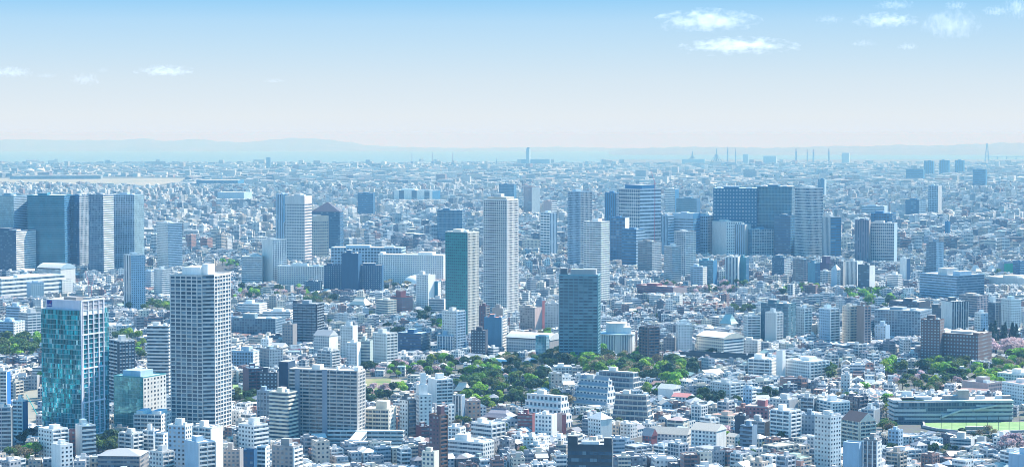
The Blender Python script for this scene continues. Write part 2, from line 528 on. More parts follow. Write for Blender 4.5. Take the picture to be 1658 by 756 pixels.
def building(name, label, cat, loc, yaw, pts, h, styles, cols, fh=3.2, group=None, roof='flat', roofcol=None, rim=1.0, ridge=4.0, pent=(), band=None, pier=None, geo_floors=None, mast=0, bay=None, top_band=0.0, glasscol=None, root=None, z0=0.0):
    """a building as an Empty with its parts: wall, roof, and where it stands near enough the balconies, spandrels, piers and windows"""
    if root is None:
        root = thing(name, label, cat, loc, yaw, group)
    n = len(pts)
    styles = list(styles) + ['wall'] * (n - len(styles))
    cols = list(cols) + [cols[-1]] * (n - len(cols))
    nf = max(1, round((h - top_band) / fh))
    fh = (h - top_band) / nf
    mb = MB()
    ko, kv = random.randrange(200), random.randrange(200)
    for i in range(n):
        a, b = pts[i], pts[(i + 1) % n]
        w = math.dist(a, b)
        st = styles[i]
        mat = GEO.get(st, st)
        nb = max(1, round(w / ((bay or {}).get(st) or BAY.get(mat, 3.0))))
        col = cols[i]
        if st in GEO and st != 'gwin':
            col = glasscol or tuple(0.55 * c for c in cols[i])  # wall behind balconies and piers darkened to stand for glass and shadow
        zt = h - top_band
        mb.face([(a[0], a[1], z0 - 2.0), (b[0], b[1], z0 - 2.0), (b[0], b[1], z0), (a[0], a[1], z0)], 'wall', cols[i])
        mb.face([(a[0], a[1], z0), (b[0], b[1], z0), (b[0], b[1], z0 + zt), (a[0], a[1], z0 + zt)], mat, col,
                [(ko, kv), (ko + nb, kv), (ko + nb, kv + nf), (ko, kv + nf)])
        ko += nb
        if top_band:
            mb.face([(a[0], a[1], z0 + zt), (b[0], b[1], z0 + zt), (b[0], b[1], z0 + h), (a[0], a[1], z0 + h)], 'wall', band or cols[i])
    mb.face([(x, y, z0 - 2.0) for x, y in pts][::-1], 'wall', cols[0])
    mb.build('wall', root)
    rc = roofcol or C['L']
    roof_part(root, pts, z0 + h, band or cols[0], rc, rim, roof, ridge=ridge)
    for i in range(n):
        if styles[i] not in GEO:
            continue
        a, b = pts[i], pts[(i + 1) % n]
        w = math.dist(a, b)
        t = ((b[0] - a[0]) / w, (b[1] - a[1]) / w)
        nn = (t[1], -t[0])
        bc = band or cols[i]
        pc = pier or bc
        st = styles[i]
        bw = (bay or {}).get(st) or {'gbal': 6.2, 'ggrid': 3.4, 'gband': 99, 'gwin': 3.4, 'gfin': 3.0}[st]
        nb = max(1, round(w / bw))
        if st in ('gbal', 'ggrid', 'gband'):
            dep, lo, hi = {'gbal': (1.3, -0.15, 1.05), 'ggrid': (0.35, -0.45, 0.55), 'gband': (0.7, -0.2, 1.25)}[st]
            e = {'gbal': 0.25, 'ggrid': 0.05, 'gband': 0.0}[st]
            proto = None
            for k in range(nf + (1 if st == 'ggrid' else 0)):
                z = z0 + k * fh
                if k == nf:
                    z -= 0.5
                if proto is None:
                    m = MB()
                    face_box(m, a, t, nn, e, w - e, 0.003, dep, lo, hi, 'wall', bc)
                    proto = m.build({'gbal': 'balcony', 'ggrid': 'spandrel', 'gband': 'balcony'}[st], root)
                    proto.location.z = z
                else:
                    c = link_copy(proto, root)
                    c.location.z = z
            if st != 'gband':
                pd = {'gbal': 1.36, 'ggrid': 0.45}[st]
                pw = {'gbal': 0.18, 'ggrid': 0.42}[st]
                proto = None
                for k in range(nb + 1):
                    u = min(max(k * w / nb, pw), w - pw)
                    if proto is None:
                        m = MB()
                        face_box(m, (0, 0), t, nn, -pw, pw, 0.002, pd, z0, z0 + h, 'wall', pc)
                        proto = m.build('pier', root)
                        o = proto
                    else:
                        o = link_copy(proto, root)
                    o.location = (a[0] + t[0] * u, a[1] + t[1] * u, 0)
        elif st == 'gfin':
            proto = None
            for k in range(nb + 1):
                u = min(max(k * w / nb, 0.5), w - 0.5)
                if proto is None:
                    m = MB()
                    face_box(m, (0, 0), t, nn, -0.5, 0.5, 0.002, 0.8, z0, z0 + h, 'wall', pc)
                    proto = m.build('fin', root); o = proto
                else:
                    o = link_copy(proto, root)
                o.location = (a[0] + t[0] * u, a[1] + t[1] * u, 0)
        elif st == 'gwin':
            while nb * nf > 100:
                nb -= 1
                if nb < 2:
                    break
            key = round(w / nb * 0.45, 1)
            for k in range(nf):
                for j in range(nb):
                    sh = random.random() < 0.25
                    kk = (i, key, sh)
                    u = (j + 0.5) * w / nb
                    ww = min(1.9, 0.45 * w / nb)
                    me = WINDOW_MESH.get((kk, nn))
                    if me is None:
                        m = MB()
                        face_box(m, (0, 0), t, nn, -ww / 2 - 0.12, ww / 2 + 0.12, 0.002, 0.10, 0.78, 0.90, 'wall', tuple(min(1, c * 1.1) for c in cols[i]))
                        face_box(m, (0, 0), t, nn, -ww / 2, ww / 2, 0.002, 0.06, 0.90, 0.74 * fh, 'glass', (.34, .38, .40) if sh else (.02, .04, .065))
                        o = m.build('window', root)
                        WINDOW_MESH[(kk, nn)] = o.data
                    else:
                        o = bpy.data.objects.new('window', me)
                        COL.objects.link(o); o.parent = root
                    o.location = (a[0] + t[0] * u, a[1] + t[1] * u, z0 + k * fh)
            WINDOW_MESH.clear()
    xs = [p[0] for p in pts]; ys = [p[1] for p in pts]
    X0, X1, Y0, Y1 = min(xs), max(xs), min(ys), max(ys)
    for q in pent:
        fx0, fx1, fy0, fy1, ph = q[:5]
        pc = q[5] if len(q) > 5 else (band or cols[0])
        nm = q[6] if len(q) > 6 else 'penthouse'
        m = MB()
        m.box(X0 + (X1 - X0) * fx0, X0 + (X1 - X0) * fx1, Y0 + (Y1 - Y0) * fy0, Y0 + (Y1 - Y0) * fy1, z0 + h + 0.13, z0 + h + ph, 'wall', pc, 'roof', rc)
        m.build(nm, root)
    if mast:
        m = MB()
        m.tube([((X0 + X1) / 2, (Y0 + Y1) / 2, z0 + h), ((X0 + X1) / 2, (Y0 + Y1) / 2, z0 + h + mast)], [0.35, 0.12], 'metal', C['W'], 5)
        m.build('antenna', root)
    return root
def rect(w, d):
    return [(-w / 2, -d / 2), (w / 2, -d / 2), (w / 2, d / 2), (-w / 2, d / 2)]
HERO = []        # footprints that other buildings keep clear of
def place(x0, xm, x1, yt, yb, ratio=0.8, yaw=None):
    """the near corner stands at (xm, yb) in the photograph; widths follow from where the two visible faces end"""
    X, Y, Z = ground_point(xm, yb)
    zt = height_at(Y, yt)
    D = Y * CP - (zt - CAM_Z) * SP
    X = (xm - 829) / F_PX * D
    az = math.atan2(X, Y)
    dl, dr = max(xm - x0, 0.5), max(x1 - xm, 0.0)
    if yaw is None:
        th = math.atan2(dr / ratio, dl) if dr > 0.5 else R(1.5)
        th = min(max(th, R(1.5)), R(80))
        th += az
    else:
        th = yaw
    c, s = math.cos(th), math.sin(th)
    wl = (X * F_PX - (x0 - 829) * D) / (c * F_PX + (x0 - 829) * s * CP)
    if dr > 0.5:
        den = (s * F_PX - (x1 - 829) * c * CP)
        wr = ((x1 - 829) * D - X * F_PX) / den if abs(den) > 1 else wl * ratio
        wr = min(max(wr, 0.25 * wl), 4 * wl)
    else:
        wr = wl * ratio
    ex, ey = (c, -s), (s, c)
    cx = X - ex[0] * wl / 2 + ey[0] * wr / 2
    cyy = Y - ex[1] * wl / 2 + ey[1] * wr / 2
    return dict(loc=(cx, cyy, Z), yaw=-th, w=wl, d=wr, h=zt - Z, Y=Y, X=X, th=th)
def keep_clear(cx, cyy, w, d, yaw, x0, x1, yt, yb, h):
    HERO.append((cx, cyy, w, d, yaw, x0, x1, yt, yb, h))
# ------------------------------------------------------------------ the setting
def curved_sheet(name, xs_of_y, ys, dz, mat, kind='structure', label=None, nx=12):
    mb = MB()
    rows = []
    for y in ys:
        a, b = xs_of_y(y)
        rows.append([(a + (b - a) * i / nx, y, ground_z(max(y, 0)) + dz) for i in range(nx + 1)])
    for r0, r1 in zip(rows, rows[1:]):
        for i in range(nx):
            mb.face([r0[i], r0[i + 1], r1[i + 1], r1[i]], mat, (.2, .2, .2))
    return mb.build(name, None, kind=kind)
SHORE = ground_y(265.5)
SHORE_R = ground_y(258.5)
ys = [-6000, -1000, 0, 600, 1200] + [1500 * 1.06 ** k for k in range(80) if 1500 * 1.06 ** k < SHORE - 300] + [SHORE]
curved_sheet('ground', lambda y: (-3000 - abs(y) * 0.45, 3000 + abs(y) * 0.45), ys, 0.0, 'ground')
ys2 = [SHORE + (SHORE_R - SHORE) * k / 6 for k in range(7)]
curved_sheet('far_shore_land', lambda y: (0.045 * y, 3000 + y * 0.45), ys2, 0.0, 'ground')
curved_sheet('water', lambda y: (-4000 - y * 0.5, 4000 + y * 0.5), [SHORE * 0.75 * 1.05 ** k for k in range(30) if SHORE * 0.75 * 1.05 ** k < 60500] + [60500], -2.5, 'water')
def ground_patch(name, pix, dz, mat, label=None, kind='structure'):
    mb = MB()
    ps = []
    for px, py in pix:
        x, y, z = ground_point(px, py)
        ps.append((x, y, z + dz))
    cx = sum(p[0] for p in ps) / len(ps); cyy = sum(p[1] for p in ps) / len(ps)
    c = (cx, cyy, ground_z(cyy) + dz)
    for i in range(len(ps)):
        mb.face([c, ps[i - 1], ps[i]][::1], mat, (.3, .3, .3))
    return mb.build(name, None, kind=kind)
ground_patch('airfield', [(-40, 300), (-40, 289.5), (120, 289), (300, 289), (290, 295), (250, 300.5), (120, 300)], 0.6, 'sand')
ground_patch('river', [(150, 309), (205, 301.5), (330, 300.5), (330, 305), (250, 310)], 0.3, 'water')
ground_patch('sports_field', [(586, 640), (588, 613), (634, 612), (640, 621), (625, 638)], 0.05, 'lawn')
ground_patch('bare_yard', [(638, 634), (632, 614), (672, 613), (668, 628)], 0.055, 'sand')
ground_patch('practice_court', [(376, 644), (377, 622), (394, 622), (393, 643)], 0.05, 'turf')
ground_patch('avenue', [(300, 470), (330, 440), (362, 425), (385, 425), (380, 445), (345, 472)], 0.05, 'asphalt')
ground_patch('building_site', [(20, 700), (30, 640), (68, 622), (68, 700)], 0.05, 'sand')
def hills(name, dist, prof, depth, seed):
    """a ridge line seen over the bay: prof gives (picture x, picture y) of the skyline"""
    mb = MB()
    r = random.Random(seed)
    zs = []
    xs = np.arange(prof[0][0], prof[-1][0] + 1, 7)
    py = np.interp(xs, [p[0] for p in prof], [p[1] for p in prof])
    rows = []
    for k in range(7):
        f = (0, .22, .4, .62, .8, 1.0, 1.3)[k]
        hk = (0, .30, .42, .68, .82, 1.0, .0)[k]
        y = dist + depth * f
        row = []
        for i, (x, p) in enumerate(zip(xs, py)):
            top = height_at(dist + depth, p + 0.5 * math.sin(x * 0.19 + seed) + 0.35 * math.sin(x * 0.43 + 2 * seed) + r.uniform(-.2, .2))
            base = ground_z(y) - 3
            wob = 1 + 0.16 * math.sin(x * 0.07 * (k + 1) + seed * k) if 0 < k < 5 else 1
            z = base + max(top - base, 2) * hk * wob
            row.append(((x - 829) / F_PX * y, y, z))
        rows.append(row)
    for a, b in zip(rows, rows[1:]):
        for i in range(len(a) - 1):
            mb.face([a[i], a[i + 1], b[i + 1], b[i]], 'hill', (.1, .1, .1))
    return mb.build(name, None, kind='structure', smooth=True)
hills('hills_across_bay', 43000, [(-200, 228), (0, 227), (30, 226), (110, 227), (200, 227), (230, 224), (270, 229), (320, 225), (350, 229), (400, 231), (425, 228), (470, 223.5), (520, 225), (560, 230), (600, 236), (680, 239), (760, 240), (830, 239), (900, 238), (960, 239), (1040, 241)], 9000, 3)
hills('hills_along_coast', 30000, [(985, 247), (1010, 241), (1050, 240), (1100, 238), (1180, 238.5), (1250, 240), (1300, 238), (1360, 236.5), (1400, 237.5), (1460, 234.5), (1490, 236), (1530, 236), (1570, 233), (1590, 234), (1620, 231), (1660, 232), (1760, 230), (1860, 232)], 8000, 5)

# ------------------------------------------------------------------ buildings one can tell apart
LAND = []       # (short description, picture x, picture y) of the landmarks other labels refer to
AUTO_PENT = True
def H(name, cat, label, short, x0, xm, x1, yt, yb, sl, sr, cl, cr_=None, **kw):
    ratio = kw.pop('ratio', 0.8); yaw = kw.pop('yaw', None)
    p = place(x0, xm, x1, yt, yb, ratio, yaw)
    if 'dmax' in kw:
        p_d = min(p['d'], kw.pop('dmax'))
        e = (math.sin(p['th']), math.cos(p['th']))
        p['loc'] = (p['loc'][0] - e[0] * (p['d'] - p_d) / 2, p['loc'][1] - e[1] * (p['d'] - p_d) / 2, p['loc'][2]); p['d'] = p_d
    keep_clear(p['loc'][0], p['loc'][1], p['w'], p['d'], p['yaw'], min(x0, xm), max(x1, xm), yt, yb, p['h'])
    if short:
        LAND.append((short, (x0 + x1) / 2, (yt + yb) / 2, x0, x1, yt, yb))
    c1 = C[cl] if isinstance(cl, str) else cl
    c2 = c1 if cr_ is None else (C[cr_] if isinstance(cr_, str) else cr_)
    for k in ('roofcol', 'band', 'pier', 'glasscol'):
        if isinstance(kw.get(k), str):
            kw[k] = C[kw[k]]
    pent = kw.pop('pent', None)
    if pent is None:
        if kw.get('roof', 'flat') == 'flat' and p['w'] > 9:
            r = random.Random(int(x0 * 31 + yt))
            a, b = r.uniform(.12, .4), r.uniform(.2, .45)
            pent = [(a, a + r.uniform(.25, .4), b, b + r.uniform(.3, .45), r.uniform(3, 5.5))]
            if r.random() < .7:
                a2 = r.uniform(.68, .8)
                pent.append((a2, a2 + .14, .2, .4, r.uniform(2, 3.2), C['W'], 'water_tank'))
            for q in range(r.randint(1, 4) if p['Y'] < 2600 else 0):
                u, v = r.choice((.04, .82, .45)), r.choice((.05, .75))
                if not any(e[0] - .12 < u < e[1] and e[2] - .12 < v < e[3] for e in pent):
                    pent.append((u, u + r.uniform(.05, .13), v, v + r.uniform(.08, .18), r.uniform(.9, 1.8), r.choice((C['L'], C['G'], C['W'])), 'air_conditioner'))
            if r.random() < .6:
                pent.append((.05, .05 + .1, .62, .9, r.uniform(1.2, 2), C['G'], 'air_conditioner'))
        else:
            pent = []
    kw.setdefault('roofcol', random.choice([C['L'], C['O'], C['G'], C['LB']]))
    if p['Y'] > 3800:           # far off the eye groups storeys and bays in twos
        kw['fh'] = max(kw.get('fh', 3.2), 3.0) * 1.75
        b = {k: v * 1.75 for k, v in BAY.items()}
        b.update(kw.get('bay') or {}); kw['bay'] = b
    kw.setdefault('fh', 3.2)
    bc = (.3, .3, .3)
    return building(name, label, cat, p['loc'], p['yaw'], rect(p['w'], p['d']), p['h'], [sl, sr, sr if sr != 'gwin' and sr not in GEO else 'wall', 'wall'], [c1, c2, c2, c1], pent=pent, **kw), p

# --- bottom rows
H('apartment_building', 'apartment block', 'grey apartment block with dark recessed stripe at the very left border', None, -14, 18, 21, 660, 735, 'gbal', 'wall', 'B', 'D', band='L')
H('apartment_building', 'apartment block', 'slim white apartment block with bright blue flank near the left border', 'the blue-flanked slim block', 21, 37, 45, 650, 716, 'gbal', 'wall', 'W', 'BG')
H('apartment_building', 'apartment block', 'white building half wrapped in vivid blue scaffold netting at the left border', 'the blue-netted building', -10, 11, 17, 602, 668, 'gbal', 'wall', 'O', 'VB')
H('house', 'house', 'plain grey cube house beside the teal glass tower', None, 46, 60, 64, 609, 631, 'pun', 'wall', 'G')
H('apartment_building', 'apartment block', 'white block with small punched windows at the foot of the teal glass tower', 'the white punched-window block', 62, 84, 110, 697, 748, 'gwin', 'gbal', 'W', roofcol='O')
H('apartment_building', 'apartment block', 'short blank white block with balconies on one side, in front of the punched-window block', None, 83, 98, 118, 722, 770, 'wall', 'gwin', 'W')
H('apartment_building', 'apartment block', 'brown block squeezed behind the black and white banded block', None, 109, 122, 126, 697, 742, 'pun', 'wall', 'PU')
H('apartment_building', 'apartment block', 'black block with bold white balcony bands and a blank white flank', 'the black-and-white banded block', 122, 133, 155, 691, 746, 'wall', 'gband', 'O', 'K', band='O')
H('apartment_tower', 'apartment tower', 'dark charcoal tower with white balconies just behind the teal glass tower', 'the charcoal tower', 176, 192, 218, 553, 668, 'gbal', 'ggrid', 'D', 'B', band='L', pier='D', glasscol='D')
H('apartment_tower', 'apartment tower', 'black tower with rounded white balcony bands beside the tall white grid tower', 'the banded black tower', 238, 272, 280, 529, 655, 'gband', 'gband', 'K', 'K', band='O')
H('office_building', 'office building', 'white office block with one pale teal glass wall', 'the half-glazed white office', 184, 232, 269, 612, 700, 'cur', 'gwin', (.10, .33, .36), 'O', fh=3.6, ratio=1.0, pent=[(.15, .75, .2, .75, 5, C['LB'])])
H('apartment_building', 'apartment block', 'cream block with rounded vault-like upper storeys below the half-glazed office', None, 217, 262, 277, 672, 716, 'gbal', 'pun', 'O', pent=[(.05, .3, .1, .9, 3, C['W']), (.6, .9, .1, .9, 3, C['W'])])
H('apartment_building', 'apartment block', 'white zigzag block with stepped balconies, nearest the teal tower foot', None, 193, 214, 231, 703, 742, 'gbal', 'gbal', 'O')
H('apartment_building', 'apartment block', 'narrow white block with a dark blue strip on its front', None, 231, 250, 258, 698, 738, 'gbal', 'wall', 'LB', 'DB', band='W')
H('apartment_building', 'apartment block', 'tall narrow white block with an outside stair at the foot of the tall grid tower', None, 252, 266, 275, 703, 748, 'gbal', 'pun', 'W')
H('apartment_building', 'apartment block', 'low dark slate block with sloping dormer windows along the bottom', 'the dark dormer block', 158, 226, 241, 738, 766, 'rib', 'pun', 'GY', roof='hip', roofcol='G', ridge=4)
H('apartment_building', 'apartment block', 'white stepped block beside the dark dormer block', None, 242, 262, 281, 733, 776, 'pun', 'gbal', 'O')
H('apartment_building', 'apartment block', 'broad white block with a ladder of balconies below the tall grid tower', 'the ladder-balcony block', 272, 300, 313, 690, 768, 'gwin', 'pun', 'LB', 'O', band='W')
H('apartment_building', 'apartment block', 'white block with an open outside stair and a tall blank end wall', None, 313, 343, 361, 694, 775, 'gbal', 'wall', 'O', 'W')
H('apartment_building', 'apartment block', 'white block, half blank and half balconies, lowest below the tall grid tower', None, 299, 321, 348, 718, 790, 'wall', 'gbal', 'LB', 'O')
H('apartment_building', 'apartment block', 'beige-grey low block with a flat roof beside the tall blank end wall', None, 361, 388, 394, 730, 768, 'pun', 'wall', 'GY')
H('apartment_building', 'apartment block', 'bright white block with a dark vertical notch below the purple block', 'the notched white block', 386, 411, 434, 690, 738, 'gwin', 'gband', 'W', 'W', glasscol='G')
H('apartment_building', 'apartment block', 'dark navy slab with a white side at the bottom below the notched white block', None, 394, 411, 416, 730, 790, 'pun', 'wall', 'DB')
H('apartment_building', 'apartment block', 'white and pale blue striped narrow block along the bottom', None, 416, 431, 437, 724, 785, 'gbal', 'pun', 'LB', 'W', band='W')
H('apartment_building', 'apartment block', 'dark purple tiled block standing beside the tall grid tower', 'the purple tiled block', 393, 402, 427, 598, 644, 'wall', 'gbal', 'PU', 'PU', band=(.13, .09, .12))
H('apartment_building', 'apartment block', 'navy block with rows of small white-framed windows by the purple block', None, 420, 449, 453, 604, 648, 'plt', 'wall', 'N')
H('apartment_building', 'apartment block', 'grey tiled block with square windows behind the cream balcony tower', None, 416, 437, 446, 634, 683, 'ggrid', 'wall', 'GY', 'L', band='B')
H('apartment_tower', 'apartment tower', 'cream balcony tower with a dark side, in front of the wide beige slab', 'the cream balcony tower', 436, 466, 482, 637, 725, 'gband', 'gband', 'CR', 'K', band='CR', glasscol='D')
H('apartment_building', 'apartment block', 'grey block with a blank wall and stepped white balconies near the bottom', None, 440, 474, 488, 724, 780, 'pun', 'gbal', 'GY', 'W')
H('apartment_building', 'apartment block', 'cream stepped block with roof-top tower beside the wide beige slab', 'the cream stepped block', 591, 630, 641, 664, 716, 'gbal', 'pun', 'CR', pent=[(.4, .85, .2, .7, 7)])
H('apartment_building', 'apartment block', 'small pale block with blue side tucked at the foot of the wide beige slab', None, 552, 571, 584, 697, 722, 'pun', 'gbal', 'O', 'BG', band='LB')
H('apartment_building', 'apartment block', 'white tower with dark stacked side balconies below the sports ground', 'the sports-ground white tower', 647, 660, 672, 648, 712, 'gwin', 'gbal', 'W', 'D', band='D')
H('apartment_building', 'apartment block', 'white tower with tiny square windows stepping up to a stair head', None, 671, 679, 699, 641, 700, 'pun', 'gwin', 'O', 'W', pent=[(.1, .7, .1, .8, 9, C['W']), (.3, .6, .3, .7, 19, C['W'], 'stair_tower')])
H('apartment_building', 'apartment block', 'white crescent block with open galleries facing the temple roof', None, 693, 706, 733, 616, 664, 'wall', 'gbal', 'W', 'W')
H('apartment_building', 'apartment block', 'blue-grey block with tapering top and dark vertical stripes', None, 733, 748, 753, 641, 690, 'gfin', 'wall', 'D', 'B', band='L', pier='L')
H('apartment_building', 'apartment block', 'salmon pink tiled block at the edge of the dark park trees', 'the salmon pink block', 751, 757, 778, 650, 688, 'gwin', 'gwin', 'PK', 'SA')
H('apartment_tower', 'apartment tower', 'thin white tower beside the blue-grey tapering block', None, 726, 731, 736, 656, 694, 'gwin', 'pun', 'W')
H('apartment_tower', 'apartment tower', 'narrow dark plum tower with stacked side balconies at the bottom', 'the narrow plum tower', 695, 711, 723, 673, 775, 'gwin', 'gbal', 'PU', 'BR', band='BR', roofcol='O', pent=[(.55, .95, .3, .8, 7, C['PU'])])
H('apartment_building', 'apartment block', 'wine red little block beside the narrow plum tower', None, 673, 681, 697, 692, 716, 'wall', 'gbal', 'RD', 'RD', band='PU')
H('apartment_building', 'apartment block', 'pale beige block in front of the narrow plum tower', None, 683, 703, 711, 733, 790, 'pun', 'wall', 'CR')
H('apartment_building', 'apartment block', 'white block with dark glazed corner right of the salmon pink block', None, 763, 795, 817, 688, 716, 'rib', 'gbal', 'W', 'W')
H('school', 'school', 'long white three-storey school with ribbon windows behind the plum tower', 'the long white school', 724, 782, 800, 718, 745, 'rib', 'pun', 'W', 'O', ratio=.5)
H('apartment_building', 'apartment block', 'dark charcoal building with three window bands and two raised pylons at the bottom', 'the charcoal pylon building', 919, 991, 993, 722, 830, 'rib', 'wall', (.045, .06, .075), 'D', fh=4.6, ratio=.5, roofcol='G', top_band=3.0, pent=[(0, .22, .0, .4, 6.5, (.045, .06, .075), 'corner_pylon'), (.82, .99, .0, .4, 5.5, (.045, .06, .075), 'corner_pylon'), (.3, .7, .3, .7, 2.2, C['W'])])
H('apartment_building', 'apartment block', 'white block with three small windows and red-brown wings', 'the white block with red wings', 866, 893, 902, 673, 712, 'pun', 'wall', 'W', 'O')
H('apartment_building', 'apartment block', 'dark red tiled low wing on one side of the small-windowed white block', None, 838, 862, 867, 672, 700, 'rib', 'wall', 'RD', band='RD')
H('apartment_building', 'apartment block', 'red-brown tiled slab behind the small-windowed white block', None, 902, 910, 917, 671, 702, 'wall', 'wall', 'PK', 'RD')
H('apartment_building', 'apartment block', 'white block with bay windows and one long sloping roof', None, 952, 973, 991, 679, 714, 'gwin', 'wall', 'W', 'O', roof='hip', roofcol='O', ridge=5)
H('house', 'house', 'white windowless box house in front of the tiered beige flats', None, 993, 1012, 1016, 667, 687, 'wall', 'pun', 'W')
H('house', 'house', 'white gabled building near the red roof below the park trees', None, 1065, 1090, 1102, 630, 648, 'wall', 'pun', 'W', roof='gable', roofcol='L', ridge=4)
H('house', 'house', 'white house with a long coral red roof below the park trees', 'the coral red roof', 1088, 1115, 1124, 643, 654, 'pun', 'pun', 'W', roof='gable', roofcol=(.55, .22, .2), ridge=3)
H('house', 'house', 'cream two-storey house with balcony rails beside the teal court', None, 1080, 1106, 1115, 681, 700, 'bal', 'pun', 'CR', roof='hip', roofcol='PK', ridge=2.5)
H('hall', 'hall', 'long hall with beige gabled roof joined to a brick red gable', 'the beige gabled hall', 1052, 1112, 1120, 704, 722, 'pun', 'pun', 'O', roof='gable', roofcol='BE', ridge=5, ratio=.4)
H('house', 'house', 'brick red house with steep pink gable against the beige hall', None, 1040, 1055, 1064, 706, 726, 'pun', 'wall', 'RD', roof='gable', roofcol='PK', ridge=6)
H('hall', 'hall', 'broad white hall under a single cream flat roof, near the bottom', 'the cream-roofed hall', 1119, 1160, 1176, 698, 730, 'pun', 'wall', 'W', 'O', roof='gable', roofcol='BE', ridge=5)
H('apartment_building', 'apartment block', 'broad white block with central balcony stack behind the brick red block', None, 1150, 1181, 1206, 622, 652, 'gwin', 'gbal', 'O', 'W')
H('apartment_tower', 'apartment block', 'plain white upright block beside the central-balcony block', None, 1203, 1217, 1224, 630, 664, 'pun', 'gband', 'LB', 'W')
H('apartment_building', 'apartment block', 'brick red block with stepped top and small windows', 'the brick red block', 1206, 1243, 1252, 660, 702, 'gwin', 'gbal', (.36, .14, .15), 'RD', band='PK', pent=[(.5, .85, .2, .7, 6, (.36, .14, .15))])
H('apartment_building', 'apartment block', 'pale grey block with white balconies stepping down one side', None, 1248, 1279, 1296, 667, 716, 'gbal', 'gbal', 'LB', 'O', band='W')
H('apartment_building', 'apartment block', 'square blue-grey tiled block with a pale flat roof', None, 1297, 1319, 1323, 673, 712, 'pun', 'wall', 'B')
H('apartment_tower', 'apartment tower', 'white tower with rows of square windows and a corner stack of balconies at the bottom', 'the square-windowed white tower', 1319, 1345, 1362, 675, 770, 'gwin', 'gwin', 'O', 'W')
H('apartment_building', 'apartment block', 'rounded blue-grey block with banded balconies near the bottom', None, 1198, 1218, 1226, 691, 732, 'gband', 'wall', 'B', band='B', glasscol='K')
H('apartment_building', 'apartment block', 'dark block with thin white roof edges below the brick red block', None, 1205, 1238, 1247, 684, 712, 'bal', 'wall', 'G', 'K')
H('apartment_building', 'apartment block', 'dark slate box behind the rounded blue-grey block', None, 1190, 1207, 1213, 675, 708, 'wall', 'wall', 'N')
H('apartment_building', 'apartment block', 'grey concrete block with blank side and dark teal roof band', None, 1246, 1278, 1292, 648, 676, 'pun', 'wall', 'L', 'G')
H('apartment_building', 'apartment block', 'dark block with close-set white balcony rails', None, 1297, 1318, 1323, 645, 674, 'gbal', 'wall', 'D', band='L')
H('apartment_building', 'apartment block', 'white block with pale teal glazing beside a long white wing', None, 1322, 1347, 1376, 652, 678, 'gbal', 'ggrid', (.3, .45, .5), 'W', band='W')
H('apartment_building', 'apartment block', 'cream A-shaped block with a sloping side full of windows', 'the cream A-shaped block', 1364, 1392, 1417, 683, 726, 'gbal', 'gbal', 'CR', 'CR', roof='gable', roofcol='BR', ridge=7)
H('office_building', 'office building', 'blank pale blue metal box building at the bottom', 'the blank pale blue building', 1365, 1391, 1398, 719, 800, 'wall', 'wall', (.30, .45, .58), 'LB', pent=[])
H('apartment_tower', 'apartment tower', 'pale grey tower with vertical white ribs at the bottom beside the blank blue building', None, 1397, 1421, 1428, 714, 800, 'ggrid', 'pun', 'GY', 'O', band='GY', pier='W')
H('apartment_building', 'apartment block', 'slim pale blue-white block with corner windows in front of the school', None, 1438, 1455, 1462, 698, 728, 'pun', 'pun', 'LB')
H('apartment_building', 'apartment block', 'grey two-wing block beside the cream A-shaped block', None, 1395, 1416, 1425, 664, 688, 'gbal', 'wall', 'L', 'G')
H('office_building', 'office building', 'long low cream-roofed building in front of the school field', None, 1538, 1572, 1578, 712, 728, 'rib', 'wall', 'L', roofcol='CR')
H('house', 'house', 'small grey cube building under the school field wall', None, 1582, 1594, 1597, 709, 722, 'wall', 'wall', 'L')
H('house', 'house', 'white two-part house with square windows below the school field', None, 1608, 1633, 1641, 711, 728, 'pun', 'pun', 'W')
H('office_building', 'office building', 'pale blue-grey box building in the bottom right corner', None, 1633, 1672, 1690, 740, 790, 'wall', 'wall', 'LB')
H('office_building', 'office building', 'beige-pink long building behind the terraced school roof', None, 1558, 1600, 1625, 622, 640, 'wall', 'pun', 'PK', 'PK')
H('school', 'school', 'long white building with square windows and a pink-edged roof at the right border', 'the long border building', 1622, 1664, 1700, 625, 662, 'gwin', 'gwin', 'W', roofcol='PK')
H('school', 'school', 'cream building topped with a small pale blue dome at the right border', None, 1615, 1660, 1680, 608, 632, 'pun', 'pun', 'W', roofcol='CR')
# --- middle rows
H('apartment_building', 'apartment block', 'white sprawling block with dark windows among low houses', 'the sprawling white block', 1212, 1247, 1258, 583, 614, 'gbal', 'pun', 'W', 'W', roofcol='W')
H('apartment_building', 'apartment block', 'plain white stair tower rising from the sprawling white block', None, 1257, 1267, 1272, 569, 614, 'wall', 'wall', 'W', 'W', pent=[])
H('apartment_building', 'apartment block', 'white block with deep open balconies at the end of the sprawling white block', None, 1272, 1311, 1342, 587, 617, 'pun', 'gbal', 'W', 'W', roofcol='W')
H('hall', 'hall', 'large hall with a gently curved white roof and cream wall', 'the curved white hall', 1128, 1172, 1204, 549, 578, 'pun', 'rib', 'CR', 'W', roof='vault', roofcol='W', ridge=6)
H('apartment_building', 'apartment block', 'white tower with rows of balcony boxes beside a beige block', None, 1094, 1098, 1121, 526, 575, 'pun', 'gwin', 'L', 'W')
H('office_building', 'office building', 'beige stone block beside the balcony-box white tower', None, 1074, 1092, 1096, 548, 573, 'pun', 'wall', 'GY')
H('apartment_tower', 'apartment tower', 'brown brick tower with stacked curved balconies behind the park', 'the brown balcony tower', 1036, 1050, 1067, 531, 588, 'gbal', 'gbal', 'BR', 'BR', band=(.24, .17, .16))
H('apartment_building', 'apartment block', 'white tower with a sheer edge of balconies, just past the wide teal slab', None, 1204, 1210, 1231, 513, 555, 'gwin', 'gbal', 'O', 'W')
